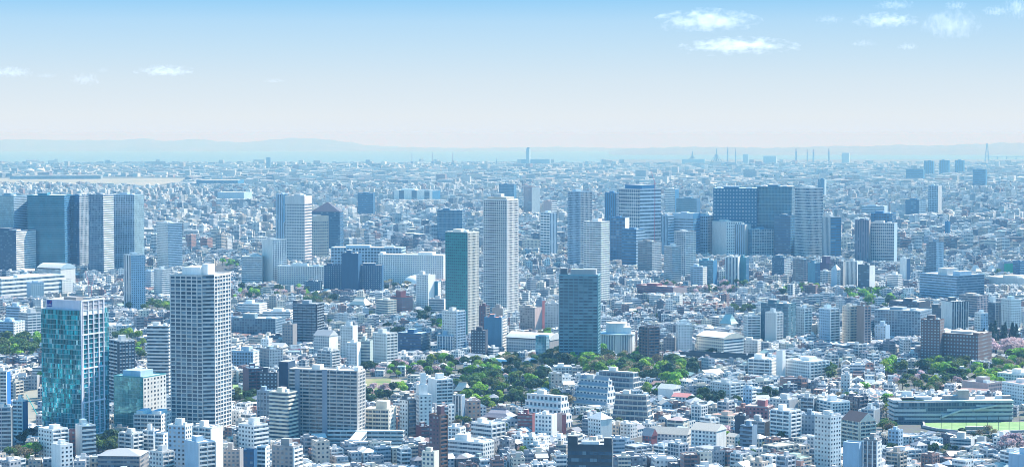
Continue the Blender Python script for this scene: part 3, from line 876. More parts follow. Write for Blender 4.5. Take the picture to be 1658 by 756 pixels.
H('office_building', 'office building', 'wide dark teal slab building with a white roof line', 'the wide dark teal slab', 1232, 1276, 1289, 493, 555, 'rib', 'gwin', (.05, .14, .19), (.05, .14, .19))
H('apartment_tower', 'apartment tower', 'cream tower with side balconies standing in front of the wide dark teal slab', None, 1239, 1256, 1267, 507, 560, 'gwin', 'gbal', 'O', 'W')
H('apartment_tower', 'apartment tower', 'grey-white banded tower behind low roofs', None, 1288, 1302, 1314, 500, 547, 'gwin', 'gbal', 'L', 'W')
H('apartment_tower', 'apartment tower', 'blue-white tower with dark central recess', None, 1326, 1344, 1359, 501, 562, 'gwin', 'gbal', 'LB', 'W', band='W')
H('apartment_tower', 'apartment tower', 'pinkish beige tower beside the brown-sided tower', None, 1364, 1376, 1389, 497, 562, 'gwin', 'gbal', 'BE', 'BE')
H('apartment_tower', 'apartment tower', 'brown tower with pale side balconies past the pinkish tower', None, 1387, 1399, 1409, 497, 565, 'wall', 'gbal', (.30, .22, .19), 'PK')
H('hotel', 'hotel', 'blue-grey hotel with a curved front and narrow punched windows', 'the curved blue-grey hotel', 1416, 1490, 1509, 505, 552, 'grid', 'pun', (.25, .34, .40), 'B', bay={'grid': 3.6})
H('apartment_building', 'apartment block', 'small pale block in front of the curved blue-grey hotel', None, 1417, 1434, 1441, 528, 556, 'gwin', 'wall', 'LB')
H('office_building', 'office building', 'dark navy low building with flat terraces behind the curved hotel', None, 1440, 1488, 1506, 490, 512, 'rib', 'wall', 'N')
H('office_building', 'office building', 'dark low building beside the white-ribbed dark block', None, 1500, 1530, 1542, 500, 532, 'rib', 'wall', 'D')
H('office_building', 'office building', 'huge brown brick building with white window pairs', 'the huge brown brick building', 1498, 1584, 1606, 543, 590, 'plt', 'plt', (.13, .095, .095), (.13, .095, .095), fh=4.2, ratio=.7, roofcol='O', pent=[(.1, .3, .3, .6, 3, C['L']), (.4, .8, .3, .7, 2.5, C['G']), (.85, .97, .2, .5, 2, C['BR'])])
H('office_building', 'office building', 'tall square brown brick wing at one end of the brown brick building', None, 1491, 1522, 1529, 519, 588, 'plt', 'plt', (.13, .095, .095), (.13, .095, .095), roofcol='G')
H('apartment_building', 'apartment block', 'dark block with white vertical ribs and a white blank side', 'the white-ribbed dark block', 1524, 1541, 1568, 489, 540, 'wall', 'ggrid', 'O', 'D', band='D', pier='O')
H('office_building', 'office building', 'grey terrace-topped block with a pink frame', None, 1553, 1583, 1600, 480, 522, 'rib', 'grid', 'GY', 'PK')
H('apartment_building', 'apartment block', 'small white block with a pointed slanted top by the conifers', None, 1578, 1588, 1600, 508, 542, 'gwin', 'gwin', 'W', 'LB')
H('apartment_building', 'apartment block', 'dark slate block with a white stair tower', None, 1600, 1611, 1622, 491, 534, 'rib', 'gbal', 'D', 'D', band='G', pent=[(.1, .5, .2, .6, 8, C['W'], 'stair_tower')])
H('apartment_tower', 'apartment tower', 'white tower with pale blue centre strip near the right border', 'the blue-striped white tower', 1621, 1637, 1653, 486, 538, 'gwin', 'gwin', 'O', 'W')
H('office_building', 'office building', 'wide pale blue-grey office with ribbon windows and a blank core', 'the wide ribbon-window office', 1489, 1549, 1594, 447, 489, 'rib', 'rib', 'LB', 'B', fh=3.8, pent=[(.35, .6, .2, .6, 9, C['L']), (.75, .95, .2, .6, 6, C['LB'])])
H('apartment_tower', 'apartment tower', 'dark teal slab tower with a framed grid front and pale windows', 'the dark teal slab tower', 905, 968, 972, 446, 594, 'ggrid', 'ggrid', (.07, .17, .23), (.05, .14, .19), band=(.19, .36, .42), pier=(.12, .27, .33), glasscol=(.012, .05, .07), ratio=.55, roofcol='G', fh=3.3, bay={'ggrid': 5.2}, pent=[(.03, .2, .1, .5, 7, C['D']), (.28, .93, .25, .8, 6, C['G'])])
H('office_building', 'office building', 'grey-pink office block with a small tower and rosy side wall', 'the rosy office block', 842, 866, 877, 499, 540, 'gwin', 'wall', 'GY', 'PK')
H('office_building', 'office building', 'grey office block with close window rows next to the dark teal slab tower', None, 882, 905, 908, 492, 538, 'gwin', 'wall', 'L', 'L')
H('office_building', 'office building', 'brick red slab rising behind the rosy office block', None, 868, 878, 883, 487, 535, 'wall', 'wall', 'B', 'RD')
H('hall', 'hall', 'low hall with a pale arched roof before the dark teal slab tower', 'the arched-roof hall', 820, 890, 908, 551, 575, 'pun', 'wall', 'L', 'GY', roof='vault', roofcol='O', ridge=7, ratio=.5)
H('office_building', 'office building', 'narrow blue glass stair block beside the arched-roof hall', None, 867, 884, 889, 545, 583, 'cur', 'cur', (.10, .30, .42), (.2, .4, .5), pent=[])
H('apartment_tower', 'apartment tower', 'navy tower with thin white windows in front of the red-topped block', None, 763, 786, 790, 536, 582, 'plt', 'wall', 'N')
H('apartment_tower', 'apartment tower', 'blue-grey slab capped by two flat orange-red roofs', 'the red-topped slab', 784, 812, 819, 515, 569, 'wall', 'gbal', (.07, .19, .30), 'W', roofcol=(.55, .22, .16), ratio=.9)
H('apartment_tower', 'apartment tower', 'purple-brown tower beside the teal-green glass tower', None, 774, 786, 792, 496, 540, 'pun', 'gbal', 'PU', 'GY')
H('apartment_tower', 'apartment tower', 'mauve grey blank-faced tower with a white edge', None, 797, 814, 820, 500, 545, 'wall', 'gbal', 'GY', 'W')
H('apartment_tower', 'apartment tower', 'pale grey tower with paired window rows before the teal-green glass tower', 'the pale paired-window tower', 716, 739, 753, 505, 572, 'gwin', 'gbal', 'O', 'LB')
H('office_building', 'office building', 'white corner office with vertical windows next to the pale paired-window tower', None, 708, 734, 742, 544, 572, 'ggrid', 'rib', 'LB', 'W', band='LB', pier='W')
H('apartment_building', 'apartment block', 'dark glass curved block with a fine white grid on one wing', 'the dark curved glass block', 642, 682, 697, 541, 574, 'rib', 'cur', 'DB', (.03, .09, .13), ratio=.9)
H('apartment_tower', 'apartment tower', 'white tower with ladder of dark balconies beside the dark curved glass block', 'the white ladder tower', 603, 625, 643, 541, 594, 'gwin', 'gbal', 'O', 'W')
H('apartment_tower', 'apartment tower', 'slim sheer white tower with pale blue stripes', 'the slim striped white tower', 551, 571, 579, 529, 587, 'gwin', 'wall', 'O', 'W')
H('apartment_building', 'apartment block', 'short white block with punched windows below the slim striped tower', None, 561, 578, 584, 556, 600, 'gwin', 'wall', 'W')
H('apartment_building', 'apartment block', 'greenish grey block with wide windows beside the short white block', None, 580, 599, 604, 553, 598, 'rib', 'wall', (.35, .42, .40))
H('apartment_tower', 'apartment tower', 'navy tower with white corner balconies above a small billboard', 'the navy corner-balcony tower', 475, 512, 523, 493, 563, 'gbal', 'gbal', 'N', 'N', band=(.25, .31, .36), pier='N', glasscol='N', pent=[(-.05, .12, .1, .9, 4, C['N']), (.3, .6, .3, .7, 4)])
H('apartment_building', 'apartment block', 'slate grey block standing against the navy corner-balcony tower', None, 457, 474, 481, 526, 567, 'pun', 'wall', 'GY')
H('office_building', 'office building', 'low dark teal office with rows of square windows below the hill trees', 'the low dark teal office', 379, 446, 462, 517, 546, 'grid', 'rib', (.16, .25, .30), 'B', ratio=.6)
H('office_building', 'office building', 'white low block with a stepped roof above the low dark teal office', None, 385, 420, 432, 493, 512, 'rib', 'pun', 'W')
H('office_building', 'office building', 'long white office wing with ribbon windows above the low dark teal office', None, 425, 470, 477, 505, 520, 'rib', 'rib', 'W')
H('office_building', 'office building', 'white office with a tan flat roof beside the tall grid tower', 'the tan-roofed office', 374, 410, 425, 570, 596, 'ggrid', 'pun', 'LB', 'W', roofcol=(.60, .47, .36), band='LB')
H('apartment_building', 'apartment block', 'mid-grey block with paired balconies below the tan-roofed office', None, 420, 436, 458, 567, 600, 'pun', 'gwin', 'GY', 'L')
H('apartment_building', 'apartment block', 'white block with a slanted dark roof beside the navy corner-balcony tower', None, 508, 533, 547, 544, 580, 'pun', 'wall', 'L', 'W', roof='gable', roofcol='G', ridge=6)
H('apartment_building', 'apartment block', 'navy block with stacked white balconies above the wide beige slab', None, 514, 536, 549, 569, 606, 'gbal', 'gbal', 'G', 'N', band='L')
H('apartment_building', 'apartment block', 'cream stepped terrace block beside the dark red brick block', None, 609, 628, 642, 487, 514, 'bal', 'bal', 'CR')
H('apartment_building', 'apartment block', 'dark red brick block with a square tower on its roof', 'the dark red brick block', 632, 651, 668, 482, 510, 'bal', 'bal', 'RD', 'PU', pent=[(.3, .7, .2, .7, 9, C['RD'])])
H('apartment_building', 'apartment block', 'white block with square windows before the pale dome', None, 674, 693, 705, 446, 504, 'pun', 'wall', 'W')
H('office_building', 'office building', 'teal panelled block standing among white blocks', 'the teal panelled block', 693, 709, 714, 457, 503, 'wall', 'pun', (.04, .22, .32), 'W')
H('office_building', 'office building', 'pale grey ribbon-window office beside the teal-green glass tower', None, 694, 719, 724, 485, 512, 'rib', 'wall', 'L', 'W')
H('hotel', 'hotel', 'long white hotel with countless small square windows', 'the long white hotel', 612, 718, 726, 414, 460, 'pun', 'pun', 'W', 'W', fh=3.3, ratio=.3, pent=[(.6, .82, .2, .8, 5, C['W']), (.0, .06, .3, .7, 4, C['W'])])
H('office_building', 'office building', 'pale grey wide building with planted roof behind the long white hotel', None, 536, 650, 657, 402, 437, 'grid', 'rib', 'LB', 'LB', ratio=.3)
H('hotel', 'hotel', 'long grey-white hotel wing with rows of windows and a low annex', 'the grey-white hotel wing', 449, 524, 530, 432, 466, 'pun', 'wall', 'O', 'L', ratio=.3, bay={'pun': 4})
H('hotel', 'hotel', 'deep navy hotel wing with tiny lit windows', 'the navy hotel wing', 568, 618, 621, 430, 476, 'plt', 'wall', (.03, .09, .17), 'DB', ratio=.4)
H('hotel', 'hotel', 'deep navy windowless tower core between two navy hotel wings', None, 553, 580, 585, 411, 477, 'wall', 'wall', (.03, .09, .17), 'DB')
H('hotel', 'hotel', 'smaller navy hotel wing beside the navy tower core', None, 524, 553, 556, 431, 474, 'plt', 'wall', (.03, .09, .17), 'DB', ratio=.5)
H('office_building', 'office building', 'low dark blue box before the grey-white hotel wing', None, 493, 518, 521, 457, 476, 'plt', 'wall', (.05, .12, .19))
H('hotel', 'hotel', 'tall white hotel tower with a faint square grid and a blank side', 'the tall white hotel tower', 424, 441, 464, 389, 464, 'wall', 'grid', 'O', 'W', roofcol='G')
H('office_building', 'office building', 'white striped office beside the tall white hotel tower', None, 391, 424, 427, 416, 464, 'rib', 'wall', 'O')
H('hotel', 'hotel', 'slim grey slab hotel with one dark edge', None, 459, 477, 483, 361, 428, 'fin', 'wall', 'L', 'DB', bay={'fin': 5})
H('hotel', 'hotel', 'grey-beige hotel tower with a dotted grid of windows', 'the dotted beige tower', 497, 501, 532, 351, 424, 'wall', 'pun', 'DB', 'BE', ratio=2.5, bay={'pun': 4}, top_band=9, band='BE')
H('office_tower', 'office tower', 'tall pale tower with tall arched top windows and rosy side', 'the tall rosy-sided tower', 461, 493, 505, 318, 434, 'pun', 'rib', 'L', (.62, .54, .52), top_band=14, bay={'pun': 3.6})
H('office_tower', 'office tower', 'slim blue striped tower behind the tall rosy-sided tower', None, 447, 458, 466, 315, 425, 'fin', 'fin', 'LB', 'BG')
H('office_tower', 'office tower', 'deep navy tower with a dark pyramid roof', 'the pyramid-roofed navy tower', 504, 550, 556, 343, 410, 'rib', 'rib', (.03, .10, .18), 'DB', roof='pyramid', roofcol=(.06, .06, .09), ridge=20)
H('office_tower', 'office tower', 'dark blue block with fine horizontal stripes far off behind the city', None, 579, 604, 607, 313, 352, 'rib', 'wall', 'BG', 'DB')
H('office_tower', 'office tower', 'dark blue glass block with a stepped side and a crane', 'the dark blue glass block', 708, 748, 753, 341, 398, 'cur', 'cur', (.03, .14, .26), (.03, .14, .26), ratio=.7)
H('apartment_tower', 'apartment tower', 'tall teal-green glass tower with a cream gridded side', 'the teal-green tower', 721, 757, 775, 377, 556, 'tgrid', 'ggrid', (.03, .25, .25), 'CR', glasscol='GT', band=(.62, .60, .54), pier=(.62, .60, .54), fh=3.4, top_band=0, bay={'ggrid': 3.0}, roofcol='O', ratio=.8, mast=0)
H('apartment_tower', 'apartment tower', 'tallest cream-grey residential tower with a regular window grid in mid-city', 'the tall cream-grey tower', 783, 821, 839, 324, 522, 'ggrid', 'ggrid', 'BE', 'CR', band=(.74, .72, .69), pier=(.74, .72, .69), glasscol=(.03, .07, .11), fh=3.3, roofcol='L', pent=[(.1, .9, .15, .85, 4, C['BE']), (.3, .6, .3, .6, 8, C['L'])])
# --- Shinagawa side
H('office_tower', 'office tower', 'black tower with white banded corner at the left border', 'the white-banded black tower', -30, 26, 58, 374, 446, 'rib', 'rib', (.02, .06, .12), 'W', fh=4, roofcol='G')
H('office_tower', 'office tower', 'pale glass tower at the left border behind the white-banded black tower', None, -12, 22, 44, 318, 442, 'cur', 'rib', (.20, .36, .44), 'LB')
H('office_tower', 'office tower', 'massive teal glass tower with mirrored upper floors', 'the mirrored teal tower', 44, 104, 116, 317, 442, 'cur', 'rib', (.015, .16, .25), 'BG', fh=4)
H('office_tower', 'office tower', 'narrow grey tower with a ladder-like white window strip', None, 112, 128, 143, 317, 440, 'grid', 'grid', 'BG', 'O', fh=4)
H('office_tower', 'office tower', 'grey tower with dark windows and a bright white side', 'the white-sided grey tower', 143, 167, 184, 316, 450, 'grid', 'rib', 'B', 'W', fh=4)
H('office_tower', 'office tower', 'broad grey tower with evenly punched windows and a pale glass side', 'the evenly punched grey tower', 184, 217, 233, 316, 447, 'grid', 'cur', 'LB', (.3, .45, .52), fh=3.9)
H('apartment_tower', 'apartment tower', 'slim tower with dark vertical stripe standing over dark trees', 'the dark-striped slim tower', 200, 212, 235, 414, 506, 'fin', 'pun', 'L', 'LB', bay={'fin': 9})
H('office_tower', 'office tower', 'white tower with narrow dark window bands past the grey towers', 'the white band-windowed tower', 254, 272, 295, 362, 440, 'pun', 'rib', 'W', 'LB')
H('station', 'station building', 'very long white station building with ribbon windows below the glass towers', 'the long white station', -20, 2, 160, 452, 486, 'rib', 'rib', 'W', 'W', ratio=6, fh=6, roofcol='L')
H('station', 'station hall', 'curved pale grey roof hall rising over the long station building', None, 60, 98, 122, 436, 462, 'cur', 'wall', (.3, .42, .5), 'L', roof='vault', roofcol='L', ridge=9)
H('office_building', 'office building', 'small white punched-window block before the long white station', None, 43, 50, 71, 459, 486, 'wall', 'pun', 'LB', 'W')
H('office_building', 'office building', 'white square-windowed block before the curved roof hall', None, 80, 101, 118, 454, 478, 'pun', 'pun', 'L', 'W')
H('office_building', 'office building', 'white stepped office among trees beside the dark-striped slim tower', None, 249, 262, 277, 437, 484, 'pun', 'rib', 'O', 'W')
H('office_building', 'office building', 'white block with slanted side beside the white band-windowed tower', None, 232, 244, 255, 440, 470, 'rib', 'rib', 'LB', 'W')
H('apartment_building', 'apartment block', 'white block with dark roof garden left of the teal glass tower', None, 10, 32, 44, 498, 540, 'rib', 'pun', 'LB', 'W')
H('apartment_building', 'apartment block', 'white stepped block with close balcony rows behind the teal glass tower', None, 30, 45, 66, 508, 552, 'bal', 'bal', 'L', 'W')
H('apartment_building', 'apartment block', 'pale wide block at the left border above the round trees', None, -12, 22, 40, 522, 560, 'rib', 'pun', 'LB', 'O')
# --- right and centre, far rows
H('apartment_tower', 'apartment tower', 'bright white twin-faced tower with stacked balconies behind the dark teal slab tower', 'the bright white twin-faced tower', 945, 973, 987, 360, 500, 'bal', 'bal', 'W', 'W', bay={'bal': 5})
H('apartment_tower', 'apartment tower', 'tall grey-blue tower with dark crown corners', 'the dark-crowned tower', 919, 940, 959, 311, 440, 'grid', 'grid', 'LB', 'L')
H('apartment_tower', 'apartment tower', 'white tower with vertical dark stripes', None, 875, 890, 902, 345, 420, 'bal', 'fin', 'W', 'LB')
H('apartment_tower', 'apartment tower', 'pink pair-faced tower far behind the tall cream-grey tower', None, 848, 861, 874, 303, 350, 'fin', 'wall', 'PK', 'O')
H('office_building', 'office building', 'mauve white block beside the pink tower', None, 880, 893, 902, 326, 362, 'wall', 'rib', 'PK', 'W')
H('office_tower', 'office tower', 'dark blue glass tower beside the huge grey block', None, 979, 998, 1004, 313, 400, 'fin', 'cur', 'BG', 'DB')
H('office_tower', 'office tower', 'huge grey block with a fine window grid and a red crane on top', 'the huge grey block', 1002, 1036, 1070, 307, 420, 'grid', 'rib', 'L', 'LB', fh=4, ratio=1.0, pent=[(.1, .9, .2, .8, 9, C['BG'])])
H('office_building', 'office building', 'blue gridded block in front of the huge grey block', None, 988, 1012, 1019, 353, 430, 'grid', 'wall', 'BG', 'O')
H('office_building', 'office building', 'blue glass block with dark bands below the huge grey block', 'the banded blue glass block', 1007, 1030, 1044, 372, 438, 'rib', 'rib', 'BG', 'LB')
H('apartment_building', 'apartment block', 'grey twin block with a dark centre below the huge grey block', None, 1033, 1056, 1071, 392, 446, 'bal', 'bal', 'GY', 'L')
H('apartment_tower', 'apartment tower', 'grey-white tower with curved balconies before the striped blue office', None, 1075, 1088, 1103, 400, 464, 'bal', 'bal', 'L', 'O')
H('apartment_tower', 'apartment tower', 'white framed tower with big square balconies', 'the white framed tower', 1092, 1110, 1127, 376, 456, 'grid', 'bal', 'L', 'W', bay={'grid': 5})
H('office_building', 'office building', 'striped blue office block with a wide pale top', 'the striped blue office', 1089, 1122, 1134, 346, 420, 'rib', 'rib', 'LB', 'BG', top_band=10)
H('office_tower', 'office tower', 'pale blue office tower between the huge grey block and the striped blue office', None, 1070, 1082, 1091, 350, 420, 'fin', 'rib', 'LB', 'LB')
H('apartment_tower', 'apartment tower', 'white slim tower far behind the huge grey block', None, 1077, 1093, 1099, 306, 350, 'rib', 'wall', 'W', 'BG')
H('office_building', 'office building', 'low dark navy block beyond the striped blue office', None, 1095, 1128, 1134, 322, 352, 'cur', 'wall', (.03, .12, .2), 'DB')
H('office_building', 'office building', 'pale grid office beside the twin blue slabs', None, 1128, 1146, 1155, 350, 418, 'grid', 'pun', 'LB', 'PK')
H('office_tower', 'office tower', 'wide blue slab tower with a white dotted grid, first of the twin blue slabs', 'the dotted blue slab', 1155, 1226, 1228, 306, 418, 'plt', 'rib', (.012, .12, .22), 'BG', fh=4, ratio=1.3)
H('office_tower', 'office tower', 'wide plain blue glass slab tower, second of the twin blue slabs', 'the plain blue glass slab', 1226, 1282, 1290, 303, 418, 'cur', 'cur', (.012, .12, .22), (.012, .12, .22), fh=4, ratio=1.3)
H('apartment_tower', 'apartment tower', 'cream tower with a pale grid leaning against the plain blue glass slab', 'the cream grid tower', 1287, 1312, 1333, 305, 422, 'grid', 'grid', 'O', 'L', bay={'grid': 3.2})
H('office_building', 'office building', 'dark banded glass block below the plain blue glass slab', None, 1254, 1280, 1289, 350, 420, 'rib', 'rib', (.02, .11, .21), 'BG')
H('office_building', 'office building', 'pale square-windowed block below the cream grid tower', None, 1283, 1322, 1331, 384, 420, 'pun', 'rib', 'O', 'LB')
H('office_building', 'office building', 'white punched-window block below the dotted blue slab', None, 1153, 1176, 1201, 360, 420, 'wall', 'pun', 'O', 'W')
H('office_building', 'office building', 'flat pale blue panelled block below the dotted blue slab', None, 1179, 1206, 1216, 364, 420, 'fin', 'wall', (.30, .44, .54), 'L')
H('office_building', 'office building', 'grey-white office with a blue glass edge and rows of windows', 'the blue-edged office', 1206, 1218, 1253, 372, 420, 'cur', 'grid', (.06, .22, .36), 'L', ratio=2)
H('apartment_tower', 'apartment tower', 'grey tower pair with a rounded blue side', None, 1331, 1345, 1362, 352, 424, 'fin', 'bal', 'L', 'BG')
H('apartment_tower', 'apartment tower', 'dark mauve tower joined to a pale grid slab', 'the dark mauve tower', 1384, 1407, 1410, 357, 432, 'fin', 'wall', (.16, .17, .23), 'GY')
H('apartment_tower', 'apartment tower', 'pale grid slab tower joined to the dark mauve tower', None, 1407, 1448, 1453, 362, 432, 'grid', 'wall', 'L', 'LB', ratio=.4, bay={'grid': 4})
H('office_building', 'office building', 'dark-topped blue block peeping over the pale grid slab tower', None, 1410, 1444, 1451, 346, 410, 'grid', 'rib', 'BG', 'DB')
H('apartment_tower', 'apartment tower', 'lone grey-blue tower with fine stripes right of centre in the far housing', 'the lone grey-blue tower', 1503, 1519, 1525, 301, 350, 'grid', 'wall', 'LB', 'L')
H('apartment_building', 'apartment block', 'stepped blue apartment blocks beside the lone grey-blue tower', None, 1466, 1488, 1499, 324, 352, 'bal', 'bal', 'BG', 'LB')
H('office_building', 'office building', 'wide white and blue banded block in the far housing', None, 1395, 1432, 1437, 334, 350, 'rib', 'wall', 'LB')
H('apartment_tower', 'apartment tower', 'small dark blue tower standing alone in the far housing', None, 1530, 1536, 1539, 359, 383, 'wall', 'wall', 'BG')
H('apartment_tower', 'apartment tower', 'blue-grey tower with striped sides standing over white houses', 'the blue-grey striped tower', 1500, 1516, 1528, 393, 450, 'bal', 'pun', 'B', 'LB')
H('apartment_building', 'apartment block', 'dark-fronted block with a white blank side past the row of towers', None, 1389, 1408, 1417, 430, 472, 'bal', 'wall', 'D', 'W')
H('apartment_building', 'apartment block', 'tall plain white block among the row of mid-rise towers', None, 1369, 1388, 1397, 424, 468, 'fin', 'wall', 'O', 'W')
H('apartment_building', 'apartment block', 'white pointed-top little tower in the row of mid-rise towers', None, 1346, 1355, 1361, 437, 468, 'wall', 'pun', 'LB', 'W', roof='pyramid', roofcol='O', ridge=9)
H('apartment_building', 'apartment block', 'grey block with an arched roof line in the row of mid-rise towers', None, 1350, 1365, 1373, 424, 466, 'grid', 'wall', 'GY', 'L')
H('apartment_building', 'apartment block', 'white balcony block below the dark purple block', None, 1327, 1341, 1351, 440, 464, 'bal', 'bal', 'W', 'W')
H('office_building', 'office building', 'dark purple block with a square tower in the row of mid-rise towers', 'the dark purple block', 1325, 1342, 1354, 427, 456, 'wall', 'bal', (.08, .06, .12), 'PU', pent=[(.2, .6, .2, .8, 12, (.08, .06, .12))])
H('apartment_tower', 'apartment tower', 'blue-teal tower with side balconies in the row of mid-rise towers', None, 1308, 1320, 1328, 427, 466, 'wall', 'bal', (.12, .28, .38), 'BG')
H('apartment_building', 'apartment block', 'grey-pink block with stepped top in the row of mid-rise towers', None, 1284, 1301, 1316, 421, 462, 'bal', 'bal', 'GY', 'PK')
H('apartment_building', 'apartment block', 'dark blue block with a white balcony end in the row of mid-rise towers', None, 1250, 1270, 1281, 418, 450, 'rib', 'bal', (.04, .13, .22), 'W')
H('apartment_tower', 'apartment tower', 'cream ribbed tower attached to a flat teal-blue slab', 'the cream ribbed tower', 1174, 1195, 1198, 417, 464, 'fin', 'wall', 'O', 'L', bay={'fin': 6})
H('apartment_tower', 'apartment tower', 'flat teal-blue slab tower attached to the cream ribbed tower', None, 1194, 1208, 1213, 418, 463, 'wall', 'bal', (.05, .22, .30), 'BG')
H('apartment_tower', 'apartment tower', 'teal-blue slab tower above the pink blossom trees', 'the teal-blue slab', 1131, 1155, 1161, 423, 466, 'rib', 'wall', (.08, .24, .33), 'BG')
H('apartment_building', 'apartment block', 'small pale blue white block in front of the teal-blue slab', None, 1118, 1138, 1145, 433, 468, 'bal', 'pun', 'LB', 'O')
H('hall', 'hall', 'low brick red complex with curved roofs amid white houses', 'the low brick red complex', 1030, 1090, 1112, 466, 480, 'rib', 'wall', (.26, .10, .12), 'PK', roofcol='PK', ratio=.4)
H('office_building', 'office building', 'bright green panelled building far off among white roofs', 'the bright green building', 1616, 1626, 1641, 427, 446, 'wall', 'wall', 'B', 'GR', ratio=1.5)
H('office_building', 'office building', 'blue striped block at the right border past the green building', None, 1640, 1652, 1662, 424, 450, 'rib', 'rib', 'BG', 'LB')
H('warehouse', 'warehouse', 'long pale flat-roofed warehouse near the right border', None, 1594, 1660, 1690, 452, 466, 'wall', 'rib', 'L', roofcol=(.72, .68, .60), ratio=.7)
H('office_building', 'office building', 'white narrow tower with a dark blue side among low roofs', None, 1457, 1468, 1474, 419, 458, 'wall', 'wall', 'W', 'DB')
H('apartment_building', 'apartment block', 'white broad banded block before the row of blue buildings', None, 1436, 1454, 1461, 446, 470, 'rib', 'rib', 'W')
H('warehouse', 'warehouse', 'long pale plant with a row of slanted blue teeth on its wall', 'the blue-toothed plant', 638, 700, 713, 309, 327, 'fin', 'wall', 'W', 'BG', bay={'fin': 60}, roofcol='LB', ratio=.4)
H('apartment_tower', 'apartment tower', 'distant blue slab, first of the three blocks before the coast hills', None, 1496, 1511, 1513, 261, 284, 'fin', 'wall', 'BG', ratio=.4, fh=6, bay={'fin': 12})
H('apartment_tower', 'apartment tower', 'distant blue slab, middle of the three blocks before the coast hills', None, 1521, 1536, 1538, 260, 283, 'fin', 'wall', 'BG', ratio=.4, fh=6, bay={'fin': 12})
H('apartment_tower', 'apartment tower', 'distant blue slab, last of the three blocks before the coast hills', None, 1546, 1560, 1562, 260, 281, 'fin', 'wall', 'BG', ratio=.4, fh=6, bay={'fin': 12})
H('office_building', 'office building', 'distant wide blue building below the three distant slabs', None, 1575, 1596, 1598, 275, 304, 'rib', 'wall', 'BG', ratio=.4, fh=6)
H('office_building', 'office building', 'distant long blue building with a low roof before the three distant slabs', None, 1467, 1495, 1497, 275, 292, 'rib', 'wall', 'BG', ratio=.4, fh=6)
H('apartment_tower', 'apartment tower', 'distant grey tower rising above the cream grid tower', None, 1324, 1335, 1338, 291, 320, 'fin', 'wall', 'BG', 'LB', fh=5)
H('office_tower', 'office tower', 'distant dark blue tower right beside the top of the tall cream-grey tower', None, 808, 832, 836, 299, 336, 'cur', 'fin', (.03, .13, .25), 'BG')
H('office_building', 'office building', 'pale tower far off on the left bay shore', None, 431, 438, 439, 255, 274, 'wall', 'wall', 'B', ratio=.7, pent=[])
